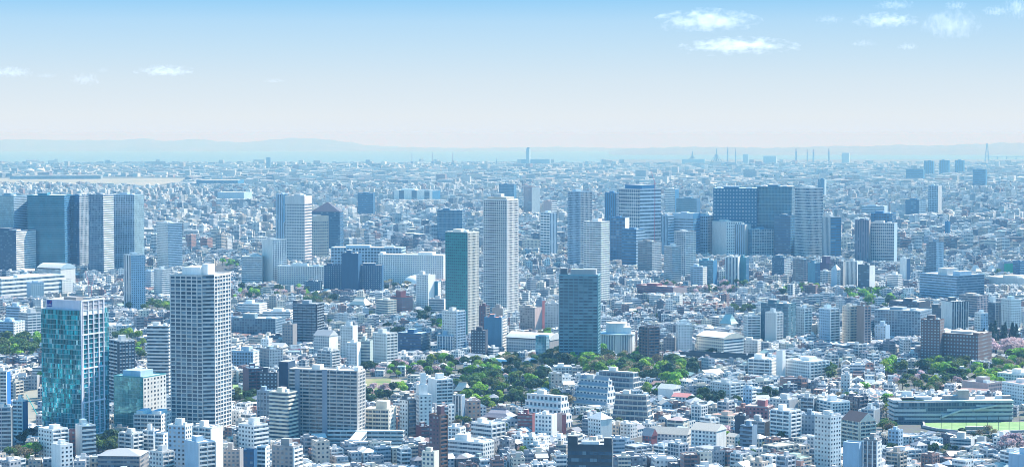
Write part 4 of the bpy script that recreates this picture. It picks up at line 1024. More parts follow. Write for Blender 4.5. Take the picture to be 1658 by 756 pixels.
# ------------------------------------------------------------------ landmark buildings of their own shape
def text_part(name, txt, size, parent, loc, rot, col, depth=0.06):
    cu = bpy.data.curves.new(name, 'FONT')
    cu.body = txt
    cu.size = size
    cu.extrude = depth
    cu.align_x = 'CENTER'; cu.align_y = 'CENTER'
    tmp = bpy.data.objects.new(name, cu)
    COL.objects.link(tmp)
    dg = bpy.context.evaluated_depsgraph_get()
    me = bpy.data.meshes.new_from_object(tmp.evaluated_get(dg))
    bpy.data.objects.remove(tmp)
    n = len(me.loops)
    at = me.attributes.new('col', 'FLOAT_COLOR', 'CORNER')
    at.data.foreach_set('color', np.tile(np.array([*col, 1], np.float32), n))
    me.materials.clear(); me.materials.append(MAT['wall'])
    o = bpy.data.objects.new(name, me)
    COL.objects.link(o)
    o.parent = parent
    o.location = loc
    o.rotation_euler = rot
    return o
def glass_tower():
    p = place(64, 131, 178, 503, 722, 0.9)
    keep_clear(*p['loc'][:2], p['w'] + 4, p['d'], p['yaw'], 64, 178, 487, 722, p['h'])
    LAND.append(('the teal glass tower', 121, 605, 64, 178, 487, 722))
    w, d, h = p['w'], p['d'], p['h']
    t = thing('office_tower', 'tall teal glass tower with a curved mirror front, white gridded corner and blue square logo', 'office tower', p['loc'], p['yaw'])
    px = d / (178 - 131)
    dg = px * 38.5
    nf = round(h / 3.9); fh = h / nf
    # curved glass front, then the glazed rear end of the side
    N = 16
    arc = []
    for k in range(N + 1):
        f = k / N
        arc.append((-w / 2 + (w - 0.6) * f, -d / 2 + 3.2 - 3.6 * math.sin(math.pi * (0.12 + 0.62 * f)) ))
    ox = arc[-1]
    pts = arc + [(w / 2 - 0.6, d / 2 - 1.2), (-w / 2, d / 2 - 1.2)]
    mb = MB(); u = 0
    ln = sum(math.dist(arc[i], arc[i + 1]) for i in range(N)); nb = round(ln / 1.55)
    for i in range(N):
        a, b = arc[i], arc[i + 1]
        du = nb / N
        mb.face([(*a, -2), (*b, -2), (*b, h), (*a, h)], 'mirror', C['T'], [(u, 0), (u + du, 0), (u + du, nf), (u, nf)])
        u += du
    for a, b, c in ((pts[N], pts[N + 1], C['T']), (pts[N + 1], pts[N + 2], C['T']), (pts[N + 2], pts[0], C['T'])):
        k = round(math.dist(a, b) / 1.6)
        mb.face([(*a, -2), (*b, -2), (*b, h), (*a, h)], 'mirror', c, [(u, 0), (u + k, 0), (u + k, nf), (u, nf)]); u += k
    mb.face([(*q, h) for q in pts], 'roof', C['L'])
    mb.build('glass_wall', t)
    # thin floor lines on the curved front
    proto = None
    for k in range(1, nf):
        if k % 2:
            continue
        if proto is None:
            m = MB()
            outer = [(q[0] * 1.0, q[1] - 0.16) for q in arc]
            m.prism(outer[:] + [(q[0], q[1] - 0.02) for q in arc[::-1]], -0.07, 0.07, 'metal', (.34, .50, .52))
            proto = m.build('transom', t); o = proto
        else:
            o = link_copy(proto, t)
        o.location.z = k * fh
    # white crown band with the logo
    m = MB()
    z1 = height_at(p['Y'], 487) - p['loc'][2]
    band = [(-w / 2 + w * .10, -d / 2 + 3.0), (w / 2 - 0.3, -d / 2 + 1.2), (w / 2 - 0.3, d / 2 - 8), (-w / 2 + w * .10, d / 2 - 8)]
    o0 = [(*q, h + 0.02) for q in band]; o1 = [(*q, z1) for q in band]
    ip = inset(band, 0.8)
    m.ring(o0, o1, 'wall', (.62, .62, .70)); m.ring(o1, [(*q, z1) for q in ip], 'wall', C['O']); m.ring([(*q, z1) for q in ip], [(*q, h + 4) for q in ip], 'wall', C['O'])
    m.face([(*q, h + 4) for q in ip], 'roof', C['GY'])
    m.build('crown_band', t)
    e = Vector((band[1][0] - band[0][0], band[1][1] - band[0][1], 0)); ang = math.atan2(e.y, e.x); e.normalize()
    nrm = Vector((e.y, -e.x, 0))
    c = Vector((*band[0], (h + z1) / 2 + 0.6)) + e * 4.0 + nrm * 0.14
    m = MB()
    face_box(m, (c.x, c.y), (e.x, e.y), (nrm.x, nrm.y), -2.7, 2.7, -0.1, 0.1, c.z - 2.7, c.z + 2.7, 'wall', (.02, .03, .25))
    lg = m.build('logo_panel', t)
    text_part('lettering', 'AXA', 2.3, lg, c + nrm * 0.14 + Vector((0, 0, -1.2)), (math.pi / 2, 0, ang), (.8, .8, .85))
    m = MB()
    b0 = c + nrm * 0.13
    P = lambda a, z, k: tuple(b0 + e * a + nrm * k + Vector((0, 0, z)))
    qd = [(-0.2, -0.4), (0.25, -0.4), (2.5, 2.4), (2.1, 2.4)]
    m.ring([P(a, z, 0) for a, z in qd], [P(a, z, .08) for a, z in qd], 'wall', (.6, .03, .04))
    m.face([P(a, z, .08) for a, z in qd], 'wall', (.6, .03, .04))
    m.build('logo_stroke', lg)
    # white grid frame on the side face
    zt = z1 + 0.2
    gx = w / 2
    m = MB()
    m.box(gx - 1.2, gx - 0.3, -d / 2, -d / 2 + dg, h - 4, zt, 'wall', C['O'], 'roof', C['O'])
    m.build('frame_top', t)
    cols_y = [0, .06, .29, .52, .75, .96]
    proto = None
    for f in cols_y:
        if proto is None:
            m = MB(); m.box(gx - 0.5, gx + 0.35, -0.45, 0.45, -2, zt, 'wall', (.66, .66, .74)); proto = m.build('frame_post', t); o = proto
        else:
            o = link_copy(proto, t)
        o.location.y = -d / 2 + 0.5 + (dg - 1) * f
    step = 7 * fh
    z = zt - 0.5; proto = None; k = 0
    zz = []
    while z > 1:
        zz.append((z, 'beam')); z -= step
    for z, _ in zz:
        if proto is None:
            m = MB(); m.box(gx - 0.45, gx + 0.45, -d / 2 + 0.5, -d / 2 + dg - 0.5, -0.55, 0.55, 'wall', (.66, .66, .74)); proto = m.build('frame_beam', t); o = proto
        else:
            o = link_copy(proto, t)
        o.location.z = z
    proto = None
    for k in range(1, nf + 3):
        z = k * fh
        if z > zt - 1 or any(abs(z - q) < 1 for q, _ in zz):
            continue
        if proto is None:
            m = MB(); m.box(gx - 0.4, gx + 0.2, -d / 2 + 0.5, -d / 2 + dg - 0.5, -0.12, 0.12, 'wall', (.60, .62, .68)); proto = m.build('frame_rail', t); o = proto
        else:
            o = link_copy(proto, t)
        o.location.z = z
    m = MB()
    m.box(-w * .2, w * .1, -d * .1, d * .15, h + 4.05, z1 + 1.2, 'wall', C['GY'])
    m.build('roof_plant', t)
glass_tower()
def grid_tower():
    """tall residential tower with a cut-off glazed corner"""
    p = place(275, 341, 373, 447, 708, 0.9)
    w, d, h = p['w'], p['d'], p['h']
    keep_clear(*p['loc'][:2], w, d, p['yaw'], 275, 373, 435, 708, h)
    LAND.append(('the tall white grid tower', 324, 575, 275, 373, 447, 708))
    ch = 0.2 * w
    cd = ch * 0.75
    pts = [(-w / 2, -d / 2), (w / 2 - ch, -d / 2), (w / 2, -d / 2 + cd), (w / 2, d / 2), (-w / 2, d / 2)]
    t = thing('apartment_tower', 'tallest white grid residential tower with dark glazed corner and white roof box', 'apartment tower', p['loc'], p['yaw'])
    m = (.60, .58, .56)
    building(None, None, None, None, 0, pts, h, ['ggrid', 'gband', 'ggrid', 'wall', 'wall'], [C['O'], C['K'], C['W'], C['O'], C['O']], fh=3.35, root=t, band=(.60, .59, .57), pier=(.66, .64, .62), glasscol=(.035, .065, .085),
             bay={'ggrid': 5.2}, roofcol=C['L'],
             pent=[(.18, .62, .25, .75, 6.5, C['W']), (.62, .76, .35, .7, 9.0, C['W'], 'stair_tower'), (.03, .1, .2, .5, 2, C['L'], 'air_conditioner')])
grid_tower()
def wide_slab():
    p = place(468, 579, 591, 602, 722, 0.28)
    w, d, h = p['w'], p['d'], p['h']
    keep_clear(*p['loc'][:2], w, d, p['yaw'], 452, 591, 588, 722, h)
    LAND.append(('the wide beige slab', 530, 660, 468, 591, 600, 722))
    t = thing('apartment_building', 'wide beige balcony slab with two grey vertical strips and a dark blank end', 'apartment block', p['loc'], p['yaw'])
    bc = (.50, .48, .46)
    building(None, None, None, None, 0, rect(w, d), h, ['gbal', 'ggrid', 'wall', 'wall'], [C['GY'], C['W'], C['BE'], C['BE']], fh=2.95, root=t, band=bc, pier=bc, glasscol=(.055, .07, .085), roofcol=C['O'],
             pent=[(.30, .42, .3, .8, 4.0, C['O'], 'stair_tower'), (.66, .69, .3, .5, 3.4, C['W'], 'water_tank'), (.92, .98, .3, .6, 3.4, C['W'], 'water_tank')])
    proto = None
    for f in (.13, .53):
        if proto is None:
            m = MB(); m.box(-2.2, 2.2, -d / 2 - 1.6, -d / 2 - 0.01, -1, h + 1.4, 'wall', (.26, .31, .38)); proto = m.build('lift_shaft', t); o = proto
        else:
            o = link_copy(proto, t)
        o.location.x = -w / 2 + w * f
    k = w / 111
    m = MB(); m.box(-w / 2 - 15 * k, -w / 2 - 0.05, -d / 2 - 2, d * .3, -2, h + 6.5, 'wall', (.02, .05, .095), 'roof', C['G'])  # end wall's shadow is put into this navy base colour
    m.build('end_tower', t)
wide_slab()
def round_building():
    p = place(968, 1000, 1028, 543, 580, 1.0, yaw=0)
    r = 30 * p['Y'] / F_PX
    x, y = p['X'], p['Y'] + r
    keep_clear(x, y, 2 * r, 2 * r, 0, 966, 1030, 512, 580, p['h'])
    LAND.append(('the round white building', 998, 555, 968, 1028, 512, 580))
    t = thing('office_building', 'round white building with tall vertical fins, a wide disc roof and a drum on top', 'office building', (x, y, p['loc'][2]))
    N = 40
    cir = lambda rr: [(rr * math.cos(2 * math.pi * i / N), rr * math.sin(2 * math.pi * i / N)) for i in range(N)]
    h = p['h']
    m = MB()
    c0 = cir(r * .93)
    m.ring([(*q, -2) for q in c0], [(*q, h) for q in c0], 'wall', (.18, .22, .27))
    m.face([(*q, h) for q in c0], 'roof', C['O'])
    m.build('wall', t)
    m = MB(); m.prism(cir(r * 1.02), h + .02, h + 1.5, 'wall', C['O'], 'roof', C['LB']); m.build('disc_roof', t)
    m = MB(); m.prism(cir(r * .58), h + 1.52, h + 13, 'wall', C['O'], 'roof', C['O']); m.build('drum', t)
    m = MB(); m.box(r * .1, r * .75, -r * .5, r * .5, h + 1.53, h + 8, 'wall', C['W']); m.build('penthouse', t)
    proto = None
    for i in range(N):
        a = 2 * math.pi * (i + .5) / N
        wide = i % 8 in (5, 6)
        m = None
        if proto is None:
            m = MB(); m.box(-.9, .5, -.8, .8, -2, h, 'wall', C['O']); proto = m.build('fin', t); o = proto
        else:
            o = link_copy(proto, t)
        o.location = (r * .95 * math.cos(a), r * .95 * math.sin(a), 0); o.rotation_euler.z = a
        if wide:
            o.scale.y = 2.2
round_building()
def terrace_school():
    """long curved terraces over a raised playing field"""
    p = place(1450, 1642, 1650, 650, 684, 0.22, yaw=R(-4))
    w, d, h = p['w'], p['d'], p['h']
    keep_clear(p['loc'][0] + 4, p['loc'][1] - 34, w + 30, d + 76, p['yaw'], 1446, 1658, 637, 712, h)
    LAND.append(('the terraced school', 1550, 670, 1450, 1650, 640, 705))
    t = thing('school', 'long terraced school with curved concrete floor bands and roof gardens above a green playing field', 'school', p['loc'], p['yaw'])
    n = 5; fh = h / n
    body = [(-w / 2 + 4, -d / 2 + 5), (-w / 2 + .3 * w, -d / 2 + 3), (w / 2 - 1, -d / 2 + 2.5), (w / 2 - 1, d / 2), (-w / 2 + 1, d / 2)]
    m = MB(); u = 0
    for i in range(5):
        a, b = body[i], body[(i + 1) % 5]
        k = max(1, round(math.dist(a, b) / 2.4))
        m.face([(*a, -2), (*b, -2), (*b, h), (*a, h)], 'rec', (.16, .20, .23), [(u, 0), (u + k, 0), (u + k, n), (u, n)]); u += k
    m.face([(*q, h) for q in body], 'roof', C['L'])
    m.build('wall', t)
    for k in range(n):
        m = MB()
        z = (k + 1) * fh - 0.6
        s = 1.5 * math.sin(k * 1.3)
        front = [(-w / 2 + (w * 1.0) * j / 14, -d / 2 + 1.2 + 4.5 * (1 - j / 14) ** 2 * (1 if k < 4 else 1.5) - 1.2 * math.sin(math.pi * j / 14 + k) ) for j in range(15)]
        pl = front + [(w / 2 + .3, d / 2 + .5), (-w / 2 - .3, d / 2 + .5)]
        m.prism(pl, z - .3, z + 1.8, 'wall', (.56, .55, .54), 'roof', C['L'])
        m.build('terrace_band', t)
    for a, b in ((.38, .56), (.66, .86)):
        m = MB()
        za, zb = (1.2 * fh, 3.0 * fh) if a < .5 else (3.0 * fh, 4.0 * fh)
        x0, x1 = -w / 2 + w * a, -w / 2 + w * b
        y0 = -d / 2 - 0.6
        q = [(x0, za), (x1, zb), (x1, zb + 1.4), (x0, za + 1.4)]
        m.ring([(x, y0 + 2.5, z) for x, z in q], [(x, y0, z) for x, z in q], 'wall', (.56, .55, .54)); m.face([(x, y0, z) for x, z in q][::1], 'wall', (.56, .55, .54))
        m.build('ramp', t)
    for fx, ww, hh, dd, c in ((.60, 10, 8.5, 8, (.40, .35, .31)), (.52, 18, 3.5, 7, C['GY']), (.75, 8, 3.2, 5, C['O']), (.91, 6, 3.4, 5, C['O']), (.97, 8, 3, 6, C['GY'])):
        m = MB(); x = -w / 2 + w * fx
        m.box(x - ww / 2, x + ww / 2, -dd / 2, dd / 2, h + .95, h + .95 + hh, 'wall', c, 'roof', C['L']); m.build('penthouse', t)
    m = MB(); m.prism([(-w / 2 + 8, -d / 2 + 8), (-w / 2 + w * .26, -d / 2 + 6), (-w / 2 + w * .24, d / 2 - 3), (-w / 2 + 10, d / 2 - 3)], h + .96, h + 1.2, 'turf', (.2, .4, .1)); m.build('roof_lawn', t)
    m = MB(); m.box(-w / 2 + w * .2, -w / 2 + w * .34, -2, 5, h + 1.21, h + 3.4, 'wall', C['L'], 'roof', C['O']); m.build('solar_rack', t)
    # the raised field
    f = thing('playing_field', 'raised playing field with bright green turf and a curved grey rim before the terraced school', 'playing field', p['loc'], p['yaw'])
    z = h * .08
    fr = [(-w / 2 + w * .22, -d / 2 - 3), (-w / 2 + w * .17, -d / 2 - 26), (-w / 2 + w * .24, -d / 2 - 46), (-w * .12, -d / 2 - 58), (w * .2, -d / 2 - 62), (w / 2 - 6, -d / 2 - 60), (w / 2 + 26, -d / 2 - 52), (w / 2 + 30, -d / 2 - 3)]
    m = MB(); m.prism(fr, -2, z, 'wall', (.14, .17, .19), 'roof', C['GY']); m.build('podium', f)
    m = MB()
    for q0, q1 in zip(fr[:-1], fr[1:]):
        e = Vector((q1[0] - q0[0], q1[1] - q0[1])).normalized(); nn = (e.y, -e.x)
        nn = (-nn[0], -nn[1]) if nn[1] > 0 else nn
        a = [(q0[0], q0[1]), (q1[0], q1[1]), (q1[0] + nn[0] * 1.5, q1[1] + nn[1] * 1.5), (q0[0] + nn[0] * 1.5, q0[1] + nn[1] * 1.5)]
        if (a[1][0] - a[0][0]) * (a[2][1] - a[1][1]) - (a[1][1] - a[0][1]) * (a[2][0] - a[1][0]) < 0:
            a = a[::-1]
        m.prism(a, z - .9, z + 1.1, 'wall', (.42, .41, .41))
    m.build('rim', f)
    ins = inset(fr, 2.2)
    m = MB(); m.prism(ins, z + .02, z + .12, 'turf', (.2, .4, .1)); m.build('turf', f)
    m = MB(); m.box(-w * .05, w * .12, -d / 2 - 52, -d / 2 - 49, z + .13, z + 3, 'wall', C['GY'], 'roof', C['L']); m.build('dugout', f)
    for i in range(10):
        ptx = -w / 2 + w * (.26 + i * .088)
        pole = thing('fence_pole', f'dark net pole along the green playing field, {ORD[i]} counted from the park trees', 'pole', p['loc'], p['yaw'], 'net poles along the playing field')
        m = MB(); yy = -d / 2 - 57 if 1 < i < 9 else -d / 2 - 47
        m.tube([(ptx, yy, z), (ptx, yy, z + 13)], .22, 'metal', C['D'], 6); m.build('post', pole)
        m = MB(); m.tube([(ptx, yy, z + 12.9), (ptx, yy + 1.4, z + 13.1)], .12, 'metal', C['D'], 5); m.build('bracket', pole)
ORD = ['first', 'second', 'third', 'fourth', 'fifth', 'sixth', 'seventh', 'eighth', 'ninth', 'tenth', 'eleventh', 'twelfth', 'thirteenth', 'fourteenth', 'fifteenth', 'sixteenth', 'seventeenth', 'eighteenth', 'nineteenth', 'twentieth']
terrace_school()
def stepped_flats(label, x0, xm, x1, yt, yb, n, wall, roof, win, step=3.0, ratio=.5, sloped=True):
    p = place(x0, xm, x1, yt, yb, ratio)
    w, d, h = p['w'], p['d'], p['h']
    keep_clear(*p['loc'][:2], w, d, p['yaw'], x0, x1, yt, yb, h)
    t = thing('apartment_building', label, 'apartment block', p['loc'], p['yaw'])
    fh = h / n
    for k in range(n):
        y0 = -d / 2 + step * k
        if y0 > d / 2 - 5:
            break
        xx = w / 2 - step * .55 * k
        m = MB()
        pts = [(-w / 2, y0), (xx, y0), (xx, d / 2), (-w / 2, d / 2)]
        nb = round(w / 4)
        u = 0
        for i in range(4):
            a, b = pts[i], pts[(i + 1) % 4]
            kk = max(1, round(math.dist(a, b) / 4.2))
            m.face([(*a, k * fh - (2 if k == 0 else 0)), (*b, k * fh - (2 if k == 0 else 0)), (*b, (k + 1) * fh), (*a, (k + 1) * fh)], win, wall, [(u, 0), (u + kk, 0), (u + kk, 1), (u, 1)]); u += kk
        m.face([(*q, (k + 1) * fh) for q in pts], 'roof', C['O'])
        m.build('storey', t)
        m = MB()
        if sloped:
            z0, z1 = (k + 1) * fh - .3, (k + 1) * fh + fh * .55
            m.ring([(-w / 2 - .3, y0 - .4, z0), (xx + .3, y0 - .4, z0), (xx + .3, y0 + step * .9, z0), (-w / 2 - .3, y0 + step * .9, z0)],
                   [(-w / 2 - .3, y0 - .3, z0 + .5), (xx + .3, y0 - .3, z0 + .5), (xx - step * .5, y0 + step * .9, z1), (-w / 2 - .3, y0 + step * .9, z1)], 'tile', roof)
        else:
            m.box(-w / 2 - .2, xx + .2, y0 - .5, y0 - .02, (k + 1) * fh - .4, (k + 1) * fh + .9, 'wall', roof)
        m.build('sloped_roof' if sloped else 'balcony', t)
    m = MB(); m.box(-w * .3, -w * .12, d / 2 - 7, d / 2 - 2, h - .02, h + 4, 'wall', C['O']); m.build('penthouse', t)
    LAND.append((SHORTS.pop(0), (x0 + x1) / 2, (yt + yb) / 2, x0, x1, yt, yb))
SHORTS = ['the slate-roofed stepped flats', 'the tiered beige flats', 'the grey terraced flats', 'the white staggered flats']
stepped_flats('white stepped flats with sloping slate blue roofs below the park trees', 926, 982, 1002, 619, 665, 5, (.72, .72, .70), (.30, .36, .44), 'pun', 3.4)
stepped_flats('beige grey tiered flats with long balconies below the park trees', 990, 1050, 1060, 643, 691, 6, (.40, .39, .36), (.45, .45, .43), 'rec', 2.0, sloped=False)
stepped_flats('grey terraced flats with deep ledges right under the park trees', 962, 1026, 1042, 606, 636, 4, (.30, .32, .33), (.46, .47, .47), 'rec', 3.5, sloped=False)
stepped_flats('white staggered flats with many little cube terraces by the long park wood', 843, 908, 928, 645, 694, 5, (.76, .76, .75), (.8, .8, .79), 'pun', 2.6, sloped=False)
def galleried_flats():
    p = place(513, 640, 655, 716, 742, 0.5, yaw=R(3))
    w, d, h = p['w'], p['d'], p['h']
    keep_clear(*p['loc'][:2], w, d, p['yaw'], 509, 656, 712, 760, h)
    LAND.append(('the low galleried flats', 583, 735, 513, 655, 712, 756))
    t = thing('apartment_building', 'low white U-shaped flats with long open galleries along the bottom', 'apartment block', p['loc'], p['yaw'])
    for y0, y1, x0, x1 in ((d / 2 - 9, d / 2, -w / 2, w / 2), (-d / 2, -d / 2 + 9, -w * .1, w / 2 - 4), (-d / 2 + 9.2, d / 2 - 9.2, -w * .12, -w * .12 + 9)):
        m = MB(); n = 4
        pts = [(x0, y0), (x1, y0), (x1, y1), (x0, y1)]
        u = 0
        for i in range(4):
            a, b = pts[i], pts[(i + 1) % 4]; k = max(1, round(math.dist(a, b) / 5))
            m.face([(*a, -2), (*b, -2), (*b, h), (*a, h)], 'rec', C['L'], [(u, 0), (u + k, 0), (u + k, n), (u, n)]); u += k
        m.face([(*q, h) for q in pts], 'roof', C['O'])
        m.build('wing', t)
        for k in range(n + 1):
            m = MB(); m.box(x0 - .1, x1 + .1, y0 - 1.4, y0 - .02, k * h / n - .5, k * h / n + .8, 'wall', C['W']); m.build('gallery', t)
galleried_flats()
def temple(label, x0, xm, x1, yt, yb, roof, wall, ridge, name='temple'):
    p = place(x0, xm, x1, yt, yb, 0.75)
    w, d, h = p['w'], p['d'], p['h']
    keep_clear(*p['loc'][:2], w, d, p['yaw'], x0, x1, yt, yb, h)
    t = thing(name, label, name, p['loc'], p['yaw'])
    hb = h * .42
    m = MB(); q = rect(w * .8, d * .8)
    m.prism(q, -2, hb, 'rec' if False else 'wall', wall, 'roof', C['G']); m.build('wall', t)
    # swept hip-and-gable roof
    m = MB()
    L = [(1.0, hb - .3), (.80, hb + (h - hb) * .22), (.62, hb + (h - hb) * .5), (.42, h)]
    loops = []
    for k, (f, z) in enumerate(L):
        fy = f if k < 3 else .03
        loops.append([(x * f if k < 3 else x * .52, y * fy, z) for x, y in rect(w, d)])
    m.face(loops[0][::-1], 'tile', roof)
    for a, b in zip(loops, loops[1:]):
        m.ring(a, b, 'tile', roof)
    m.face(loops[-1], 'tile', roof)
    m.build('roof', t)
    m = MB(); m.box(-w * .27, w * .27, -.5, .5, h - .02, h + 1.0, 'tile', tuple(c * .7 for c in roof)); m.build('ridge_cap', t)
temple('temple hall with a broad pale cream hipped roof left of the dark red brick block', 563, 592, 604, 483, 502, (.62, .58, .50), C['D'], 5)
temple('temple hall with a wide cream hipped roof in front of the park wood', 733, 758, 766, 621, 641, (.62, .57, .49), C['BR'], 4)
temple('temple with a dark grey swept gable behind the white crescent block', 700, 728, 738, 616, 634, (.30, .32, .36), C['L'], 4)
temple('temple hall with a long slate roof at the lower edge of the park wood', 779, 825, 838, 665, 684, (.26, .26, .30), C['BR'], 4)
temple('temple with a pale teal gable roof among white houses in mid picture', 1164, 1184, 1196, 510, 535, (.32, .50, .52), C['O'], 4)
temple('small temple with rounded grey roof beside the banded black tower', 200, 219, 228, 531, 548, (.40, .41, .43), C['O'], 4)
temple('small hall with a pale cone-like roof near the green building', 1570, 1580, 1590, 430, 446, (.66, .66, .66), C['O'], 4, 'pavilion')
temple('second pale cone-roofed hall, nearer the green building', 1597, 1606, 1615, 430, 446, (.66, .66, .66), C['O'], 4, 'pavilion')
def dome():
    p = place(652, 690, 692, 447, 464, 1.0, yaw=0)
    keep_clear(*p['loc'][:2], p['w'], p['w'], 0, 652, 692, 445, 464, p['h'])
    t = thing('dome_hall', 'shallow white dome roof in front of the long white hotel', 'hall', p['loc'])
    m = MB(); N, r, h = 28, p['w'] / 2, p['h']
    lo = [[(r * math.cos(a) * math.cos(e), r * math.sin(a) * math.cos(e), h * .2 + h * .8 * math.sin(e)) for a in (2 * math.pi * i / N for i in range(N))] for e in (0, .25, .5, .8, 1.1, 1.4)]
    for a, b in zip(lo, lo[1:]):
        m.ring(a, b, 'tile', C['W'])
    m.face(lo[-1], 'tile', C['W'])
    m.build('roof', t, smooth=True)
    m = MB(); c = [(x * .97, y * .97) for x, y, z in lo[0]]
    m.ring([(*q, -2) for q in c], [(*q, h * .21) for q in c], 'wall', C['LB']); m.build('wall', t)
dome()
def billboard():
    x, y, z = ground_point(479, 577)
    t = thing('billboard', 'white rooftop billboard with red characters and dark lettering on top of a grey block', 'billboard', (x, y, z))
    s = y / F_PX
    z0 = height_at(y, 570) - z
    w, h = 17 * s, 12 * s
    m = MB(); m.box(-w / 2, w / 2, -.3, .3, z0, z0 + h, 'wall', C['W']); pn = m.build('panel', t)
    text_part('lettering', 'TRANSFI', w * .17, pn, (0.3, -.36, z0 + h * .77), (math.pi / 2, 0, 0), (.12, .03, .05))
    text_part('lettering', 'NOK', w * .34, pn, (-w * .12, -.36, z0 + h * .32), (math.pi / 2, 0, 0), (.6, .04, .09))
    m = MB(); m.box(w * .24, w * .45, -.4, -.302, z0 + h * .12, z0 + h * .5, 'wall', (.6, .04, .09)); m.build('red_mark', pn)
    for k in (-.4, 0, .4):
        m = MB(); m.tube([(w * k, 1.0, 0), (w * k, 1.0, z0 + h * .6)], .2, 'metal', C['G'], 5); m.build('post', t)
    for k in (-.4, .4):
        m = MB(); m.tube([(w * k, 1.0, z0 + .5), (w * k, .3, z0 + 1.2)], .15, 'metal', C['G'], 5); m.build('brace', t)
    H('apartment_building', 'apartment block', 'grey low block carrying the red and white billboard', None, 462, 485, 490, 570, 580, 'pun', 'wall', 'L', pent=[])
billboard()
def crane(label, px, py_base, py_top, jib_dx, jib_dy, col, boom=None):
    x, y, z = ground_point(px, py_base)
    s = y / F_PX
    t = thing('tower_crane', label, 'crane', (x, y, z))
    ht = height_at(y, py_top) - z
    m = MB(); r = max(.5, .45 * s)
    m.tube([(0, 0, -1), (0, 0, ht)], [r * 1.1, r], 'metal', col, 4); m.build('mast', t)
    m = MB(); m.tube([(-jib_dx * .25 * s, 0, ht + .5), (0, 0, ht + 1), (jib_dx * s, 0, ht + jib_dy * s)], [r * .9, r * .9, r * .45], 'metal', col, 4); m.build('jib', t)
    m = MB(); m.box(-jib_dx * .25 * s - 2 * r, -jib_dx * .25 * s + 2 * r, -1.5 * r, 1.5 * r, ht - 1.5 * r, ht + 1.5 * r, 'metal', C['G']); m.build('counterweight', t)
    m = MB(); m.box(-2.0 * r, 2.0 * r, -2.2 * r, 2.2 * r, ht - 3 * r, ht - .02, 'metal', col); m.build('cab', t)
    m = MB(); m.tube([(jib_dx * s, 0, ht + jib_dy * s), (jib_dx * s, 0, ht + jib_dy * s * .3)], r * .15, 'metal', C['D'], 3); m.build('hoist_cable', t)
crane('red and white tower crane before the long white station, the taller of the pair', 144, 484, 458, -6, 20, (.62, .16, .18))
crane('red and white tower crane before the long white station, the shorter of the pair', 148, 484, 466, 6, 22, (.62, .22, .22))
crane('red crane on the roof of the huge grey block', 1060, 420, 297, -7, 22, (.62, .10, .16))
crane('white crane on the dark blue glass block', 742, 395, 371, -6, 14, C['W'])
crane('teal mobile crane with a long boom on the building site', 60, 676, 672, -17, 34, (.03, .42, .44))
